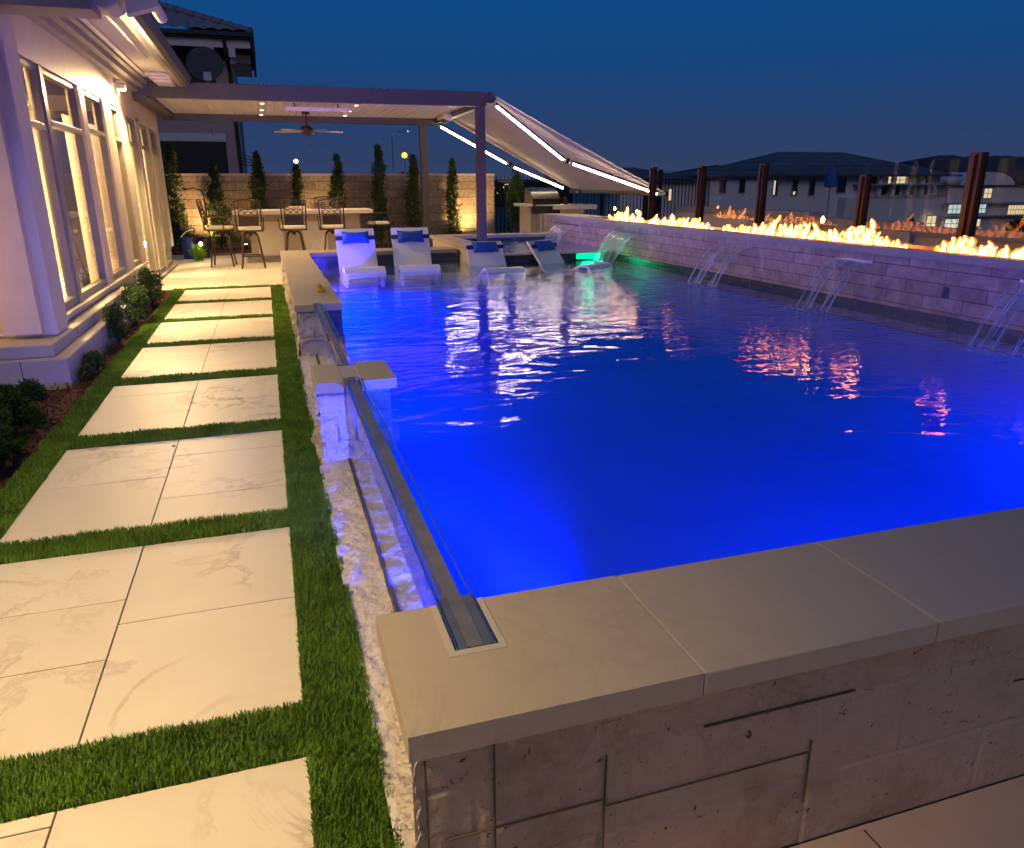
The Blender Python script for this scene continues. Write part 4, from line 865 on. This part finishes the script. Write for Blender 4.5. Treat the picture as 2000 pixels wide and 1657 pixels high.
# ================================================================== PLANTS IN THE BED
def shrub(x, y, rx, ry, h, lb, mat='box', n=2600, ls=.028, name='shrub', grp='shrubs in the bed by the house', up=.3, asp=.5):
    t = thing(name, (x, y, 0), lb, 'shrub', grp); nb = 26; bl = []
    for k in range(nb):
        a = random.uniform(0, 6.28); rr = random.uniform(0, 1)**.6; z = random.uniform(.25, 1); bl.append((x+math.cos(a)*rx*rr*(1.1-.5*z), y+math.sin(a)*ry*rr*(1.1-.5*z), h*z, random.uniform(.05, .10)*(h/.4)))
    P = []
    for bx, by, bz, s in bl:
        m = n//nb; q = np.random.normal(size=(m, 3)); q /= np.linalg.norm(q, axis=1)[:, None]; q *= (s*np.random.uniform(.3, 1.1, m)**.5)[:, None]; P.append(q+np.array((bx, by, bz)))
    P = np.concatenate(P); P = P[P[:, 2] > 0]; leaves('foliage', P, ls, mat, t, asp, up)
    mb = MB()
    for bx, by, bz, s in bl[:14]: mb.tube([(x, y, -.02), (x+(bx-x)*.4, y+(by-y)*.4, bz*.5), (bx, by, bz)], [.008, .005, .002], 5)
    mb.build('stems', 'bark', t)
shrub(-1.56, 11.0, .14, .42, .42, 'light green leafed shrub at the patio end of the bed', n=2600, ls=.04)
shrub(-1.54, 9.5, .15, .42, .36, 'wide dark shrub spilling over the plinth, third along the bed', n=3600, ls=.036)
shrub(-1.53, 8.25, .07, .16, .33, 'small upright conical shrub against the plinth', n=2400, ls=.03, up=.8)
shrub(-1.53, 6.95, .06, .40, .13, 'low spreading shrub along the foot of the plinth', n=2400, ls=.03)
shrub(-1.66, 5.35, .15, .55, .27, 'large feathery dark shrub at the left edge of the photo', 'fern', n=14000, ls=.032, up=.5, asp=.28)
shrub(-1.53, 4.45, .07, .55, .20, 'feathery shrub cut off by the left edge, nearest the camera', 'fern', n=11000, ls=.03, up=.5, asp=.28)

# ================================================================== GLASS FENCE
gf = thing('glass_fence', (6.8, 9, -.5), 'clear glass panel fence on rusty steel posts behind the flames', 'fence')
ps = [(12.9, 1.80), (11.24, 1.78), (9.6, 1.78), (7.6, 1.60), (6.1, 1.79), (4.4, 1.79)]
for y, zt in ps:
    w = .055 if y > 6.5 else .07
    MB().box(6.77, 6.86, y-w, y+w, -3.0, zt).box(6.74, 6.769, y-.018, y+.018, -3.0, zt-.03).build('post', 'rust', gf)
for i in range(5):
    a, b = ps[i][0], ps[i+1][0]; MB().quad((6.815, b+.06, .2), (6.815, a-.06, .2), (6.815, a-.06, 1.73), (6.815, b+.06, 1.73)).build('glass_panel', 'fglass', gf)

# ================================================================== NEIGHBOURS / DISTANCE
for (y0, y1, z, lb) in ((11.2, 15.8, 1.03, 'low dark boundary wall with a pale cap beyond the glass fence, left stretch'), (9.0, 11.1, .95, 'low boundary wall beyond the glass fence, middle stretch below the reflections'), (5.0, 8.9, .90, 'low boundary wall with a thick pale cap beyond the glass fence, right stretch')):
    t = thing('boundary_wall', (9, (y0+y1)/2, -3), lb, 'wall'); MB().box(9.0, 9.2, y0, y1, -3, z-.13).build('face', 'housew2', t); MB().box(8.95, 9.25, y0, y1, z-.129, z).build('cap', 'cap', t)
nb = thing('neighbour_tower', (-1.7, 29, -3), 'dim two storey stucco house with a tiled hip roof rising behind the pergola', 'house')
MB().box(-6, -.54, 28.0, 34, -3, 5.35).build('wall', 'nwall', nb)
MB().box(-3.2, -1.10, 27.93, 27.998, 1.9, 2.88).box(-3.4, -1.04, 27.97, 27.999, -1, 2.88).build('opening', 'ndark', nb)
MB().box(-3.2, -1.0, 27.90, 27.97, 2.90, 3.15).build('lintel', 'ntrim', nb)
MB().box(-3.0, -1.12, 27.95, 27.999, 4.1, 5.42).build('upper_window', 'ndark', nb)
MB().box(-6, .05, 27.25, 27.40, 5.62, 5.85).build('fascia', 'ntrim', nb); MB().box(-6, .12, 27.1, 34, 5.86, 5.95).build('eave', 'ndark', nb)
MB().box(-6, .16, 27.02, 27.12, 5.92, 6.04).build('gutter', 'black', nb); MB().box(.10, .18, 27.1, 33, 5.5, 6.04).build('side_gutter', 'black', nb)
for x in (-1.25, -.62): MB().box(x, x+.2, 27.2, 28.0, 5.35, 5.62).box(x+.02, x+.18, 27.5, 28.0, 5.2, 5.349).build('bracket', 'ntrim', nb)
for y in (28.5, 30, 31.5): MB().box(-.54, .02, y, y+.3, 5.35, 5.62).build('side_bracket', 'ntrim', nb)
MB().tube([(-.72, 27.1, 5.95), (-.70, 27.4, 5.4), (-.66, 27.9, 5.0), (-.62, 27.93, -1)], .06, 8).build('downpipe', 'ndark', nb)
# pantile roof: rippled sheet rising back and left (hip)
vs = []; NU, NV = 150, 60
for j in range(NV+1):
    s = j/NV; z = 6.02+s*1.25+.05*(1-(s*9) % 1); yy = 27.05+s*3.3; xr = .12-s*3.3
    for i in range(NU+1):
        x = -6+(xr+6)*i/NU; xw = x if i < NU else xr; vs.append((xw, yy, z+.055*abs(math.sin(xw*math.pi/.42))))
MB().add(vs, [(j*(NU+1)+i, j*(NU+1)+i+1, (j+1)*(NU+1)+i+1, (j+1)*(NU+1)+i) for j in range(NV) for i in range(NU)]).build('tiled_roof', 'ntile', nb, smooth=False)
MB().add([(.12, 27.05, 6.02), (.12, 34, 6.02), (-3.2, 30.4, 7.3)], [(0, 1, 2)]).build('hip_side', 'ntile', nb)
hp_ = MB()
for k in range(12):
    a, b = Vector((.1, 27.1, 6.08)).lerp(Vector((-3.2, 30.35, 7.4)), k/12), Vector((.1, 27.1, 6.08)).lerp(Vector((-3.2, 30.35, 7.4)), (k+1.1)/12); hp_.tube([a, b], [.13, .10], 8)
hp_.build('hip_cap', 'ntile', nb)
sd = thing('satellite_dish', (-1.35, 18.6, 3.0), 'dark grey satellite dish standing behind the pergola beam', 'satellite dish')
q = Matrix.Translation((-.94, 19.0, 4.03)) @ Matrix.Rotation(R(78), 4, 'X')
mb = MB().lathe([(.01, -.07), (.18, -.055), (.32, -.015), (.385, .02), (.375, .028), (.30, .0), (.01, -.05)], (0, 0, 0), 32, .98, .92); mb.v = [tuple(q @ Vector(p)) for p in mb.v]; mb.build('dish', 'dishgrey', sd, smooth=True)
MB().tube([(-.94, 18.9, 3.66), (-.88, 18.5, 3.70), (-.88, 18.45, 3.52), (-.95, 18.9, 3.5)], .02, 8).box(-.97, -.82, 18.42, 18.5, 3.64, 3.80).build('feed_arm', 'steel', sd)
MB().tube([(-.94, 19.05, 2.6), (-.94, 19.05, 3.9)], .03, 8).build('mast', 'steel', sd)
# gate arch scroll
ga = thing('iron_trellis', (-.45, 20.6, 0), 'curved black iron trellis at the corner of the neighbouring house', 'trellis')
mb = MB()
for k in range(4): mb.tube([(-.5+.0, 20.7, 2.25-.07*k), (-.25, 20.7, 2.2-.07*k), (-.08+.04*k, 20.7, 1.98-.06*k), (-.02+.04*k, 20.7, 1.75)], .012, 5)
mb.build('bars', 'black', ga)
# street lamps
def streetlamp(x, y, ztop, arm, mat, lb, rad, pw, col):
    t = thing('street_lamp', (x, y, -3), lb, 'street lamp'); mb = MB()
    if arm: mb.tube([(x, y, -3), (x, y, ztop-.25), (x+.1, y, ztop-.1), (x+.5, y, ztop+.12), (x+1.4, y, ztop+.22)], [.07, .05, .04, .04, .04], 8); hx, hz = x+1.45, ztop+.2
    else: mb.tube([(x, y, -3), (x, y, ztop)], [.06, .04], 8); hx, hz = x, ztop
    mb.build('pole', 'steel', t); MB().lathe([(.01, -rad), (rad*.8, -rad*.6), (rad, 0), (rad*.8, rad*.6), (.01, rad)], (hx, y, hz), 12).build('lamp_head', mat, t, smooth=True)
streetlamp(2.90, 70, 3.5, False, 'swhite', 'distant white street light above the garden wall behind the bar', .17, 0, 0)
streetlamp(12.25, 70, 4.05, False, 'sorange', 'distant glowing orange street light left of the back pergola post', .26, 0, 0)
streetlamp(11.2, 70, 5.85, True, 'litc', 'tall curved arm street lamp, unlit, left of the orange light', .08, 0, 0)
# distant tree line, hills, town lights
def ridge(name, y, x0, x1, zb, f, mat, depth=30, n=160):
    vs = []; 
    for i in range(n+1):
        x = x0+(x1-x0)*i/n; z = f(x); vs += [(x, y, -8), (x, y, z), (x*1.02, y+depth, z*.8-1), (x*1.02, y+depth, -8)]
    mb = MB().add(vs, [(4*i+k, 4*i+4+k, 4*i+5+k, 4*i+1+k) for i in range(n) for k in range(3)]); return mb.build(name, mat)
def tl(x): return 2.0+1.5*abs(noise.noise(Vector((x*.12, 0, 0))))+1.1*max(0, noise.noise(Vector((x*.5, 5, 0))))+.35*noise.noise(Vector((x*2.2, 9, 0)))+(1.3 if 24 < x < 32 else 0)
o = ridge('tree_line', 160, -30, 110, -8, tl, 'silh', 12, 500); tag(o, 'dark far line of trees on the horizon beyond the garden wall', 'trees', kind='stuff')
tag(ridge('hills', 420, 330, 900, -8, lambda x: 4+15*min(1, max(0, (x-395)/40))-(4 if x < 430 else 0)+3*noise.noise(Vector((x*.02, 0, 0)))+1.0*noise.noise(Vector((x*.1, 3, 0))), 'hill', 60, 260), kind='structure')
mb = MB(); mr = MB(); rr = random.Random(4)
for k in range(26):
    x = rr.uniform(5, 50); z = rr.uniform(-.3, 2.0); s = rr.uniform(.05, .11); mb.box(x, x+s, 150, 150.1, z, z+s)
for x, z in ((-1.5, .6), (-1.0, .6), (-.6, .5), (.2, .4)): mr.box(x, x+.35, 150, 150.1, z, z+.3)
for x in (31, 32.2, 33.0, 34.2): mb.box(x, x+.5, 150, 150.1, 2.2, 2.5)
tag(mb.build('town_lights', 'town'), 'scattered tiny warm town lights on the dark horizon', 'lights', kind='stuff'); tag(mr.build('tail_lights', 'tred'), 'tiny red lights on the horizon just right of the neighbouring house', 'lights', kind='stuff')

# far right houses -----------------------------------------------------------
def hiproof(mb, x0, x1, y0, y1, z, rise, oh=.5, slope=None):
    d = (y1-y0)/2; mb.add([(x0-oh, y0-oh, z), (x1+oh, y0-oh, z), (x1+oh, y1+oh, z), (x0-oh, y1+oh, z), (x0+d*.8, (y0+y1)/2, z+rise), (x1-d*.8, (y0+y1)/2, z+rise)],
           [(0, 1, 5, 4), (1, 2, 5), (2, 3, 4, 5), (3, 0, 4), (0, 3, 2, 1)]); return mb
def farwin(parent, x0, x1, z0, z1, y, mat, bars=2, frame='cap'):
    f = MB().box(x0-.06, x1+.06, y-.04, y-.001, z0-.08, z0-.001).box(x0-.06, x1+.06, y-.04, y-.001, z1+.001, z1+.06).box(x0-.06, x0-.001, y-.04, y-.001, z0, z1).box(x1+.001, x1+.06, y-.04, y-.001, z0, z1)
    for k in range(1, bars): xx = x0+(x1-x0)*k/bars; f.box(xx-.02, xx+.02, y-.05, y-.041, z0, z1)
    if bars > 1: zm = (z0+z1)/2; f.box(x0, x1, y-.056, y-.051, zm-.02, zm+.02)
    w = f.build('window', frame, parent); MB().box(x0, x1, y-.04, y-.02, z0, z1).build('pane', mat, w)
hC = thing('far_house', (25, 47, -3), 'dim house with a long low roof, leftmost beyond the glass fence', 'house', 'houses beyond the glass fence')
MB().box(21.5, 27.5, 45.2, 53, -3, 1.65).build('wall', 'housew2', hC); hiproof(MB(), 20.5, 27.6, 45.2, 53, 1.66, .95).build('roof', 'roof', hC); farwin(hC, 25.0, 25.25, .5, 1.2, 45.2, 'lit', 1)
MB().box(23.2, 24.2, 45.12, 45.199, -1, 1.2).build('archway', 'ndark', hC)
hB = thing('far_house', (30, 46, -3), 'grey stucco house with two narrow dark windows, left of centre beyond the glass fence', 'house', 'houses beyond the glass fence')
MB().box(27.65, 32.4, 44.5, 52, -3, 2.0).build('wall', 'housew', hB); hiproof(MB(), 27.6, 33.2, 44.5, 52, 2.01, .75).build('roof', 'roof', hB); MB().box(27.2, 33, 44.0, 44.1, 1.9, 2.0).build('eave', 'roofbrown', hB)
for x in (28.35, 29.8): farwin(hB, x, x+.42, .95, 1.75, 44.5, 'pane_dark', 1)
hA = thing('far_house', (40, 47, -3), 'largest far house with a long dark roof and balconies', 'house', 'houses beyond the glass fence')
MB().box(32.45, 47, 45, 56, -3, 2.02).build('wall', 'housew', hA); MB().box(38.2, 47.05, 44.2, 44.998, -3, .55).build('lower_wing', 'housew2', hA)
hiproof(MB(), 32.6, 47.2, 45, 56, 2.04, 1.75, .8).build('roof', 'roof', hA); MB().box(31.8, 48, 44.1, 44.2, 1.95, 2.06).build('eave', 'roofbrown', hA)
for x, mt in ((32.7, 'lit'), (34.3, 'lit'), (35.7, 'pane_dark')): farwin(hA, x, x+.42, .75, 1.75, 45, mt if mt != 'lit' else 'pane_dark', 1)
MB().box(34.4, 34.55, 44.93, 44.955, .8, 1.0).box(32.8, 32.92, 44.93, 44.955, .8, 1.7).build('lit_gap', 'lit', hA)
farwin(hA, 38.0, 38.7, .9, 1.8, 45, 'pane_dark', 1)
for z in (.62, 1.38): MB().box(39.3, 46.4, 44.0, 44.19 if z < 1 else 44.99, z, z+.07).build('balcony_ledge', 'cap', hA)
farwin(hA, 42.3, 44.3, 1.50, 1.95, 45, 'lit', 4); farwin(hA, 40.2, 41.2, 1.48, 1.95, 45, 'pane_dark', 2); farwin(hA, 45.2, 46.0, 1.48, 1.95, 45, 'pane_dark', 2)
for x in (40.0, 41.6, 42.7, 44.0, 45.3): farwin(hA, x, x+.7, .72, 1.34, 45, 'pane_dark', 1)
for x in (41.2, 42.4, 43.7, 45.0): MB().box(x, x+.28, 44.6, 44.85, .69, 1.95).build('balcony_pillar', 'housew', hA)
farwin(hA, 43.8, 44.3, -1.6, -.9, 44.2, 'pane_dark', 1)
hD = thing('far_house', (51, 45, -3), 'pale terrace house with rows of cool lit windows and an arched roof', 'house', 'houses beyond the glass fence')
MB().box(46.9, 60, 44.0, 54, -3, 1.30).build('wall', 'housew2', hD)
vs = [(48.2+2.6*(1-math.cos(a)), 0, 1.32+.95*math.sin(a)) for a in np.linspace(0, math.pi, 15)]
MB().prism(vs, (0, 6, 0), (0, 44.3, 0)).build('arched_roof', 'housew2', hD); MB().box(46.7, 60.2, 43.7, 54, 1.301, 1.36).build('eave', 'roofbrown', hD)
MB().box(53.6, 60, 44.5, 52, 1.37, 1.9).build('roof', 'roof', hD)
for z in (.05, -.85): MB().box(46.6, 60, 43.5, 43.99, z, z+.09).build('balcony_ledge', 'cap', hD)
farwin(hD, 48.3, 49.6, .35, 1.1, 44, 'umbrella', 3); farwin(hD, 50.2, 50.9, .45, 1.1, 44, 'lit', 2); farwin(hD, 47.1, 50.6, -.60, .0, 44, 'litc', 9); farwin(hD, 47.0, 49.2, -1.62, -1.0, 44, 'litc', 4); farwin(hD, 50.0, 50.3, -1.55, -1.05, 44, 'lit', 1)
farwin(hD, 55.6, 57.2, .25, 1.05, 44, 'litc', 3); farwin(hD, 52.8, 54.6, -.75, -.1, 44, 'lit', 7); farwin(hD, 54.8, 56.9, -.8, -.1, 44, 'litc', 6); farwin(hD, 45.2, 46.0, -1.75, -.75, 43.9, 'lit', 2)
for (x, y, w, h, lb) in ((54, 41, 2.6, 1.5, 'dark shrub mass in front of the terrace house at the far right'), (57.5, 41, 2.0, 1.2, 'dark shrub at the right edge in front of the terrace house'), (51.5, 41.5, 1.3, .9, 'small dark shrub left of the big one by the terrace house')):
    n = 1500; q = np.random.normal(size=(n, 3)); q /= np.linalg.norm(q, axis=1)[:, None]; q *= np.random.uniform(.4, 1, n)[:, None]**.5
    t = thing('far_shrub', (x, y, -3), lb, 'shrub'); leaves('foliage', q*np.array((w, .8, h))+np.array((x, y, -1.9)), .3, 'silh', t, .6)
um = thing('closed_parasol', (25, 30, -3), 'closed bright blue parasol beyond the glass fence', 'umbrella')
MB().lathe([(.01, .0), (.30, .05), (.26, .35), (.14, .75), (.02, 1.0)], (24.95, 30, 1.32), 9).build('canopy', 'umbrella', um); MB().tube([(24.95, 30, -3), (24.95, 30, 2.34)], .025, 6).build('pole', 'steel', um)
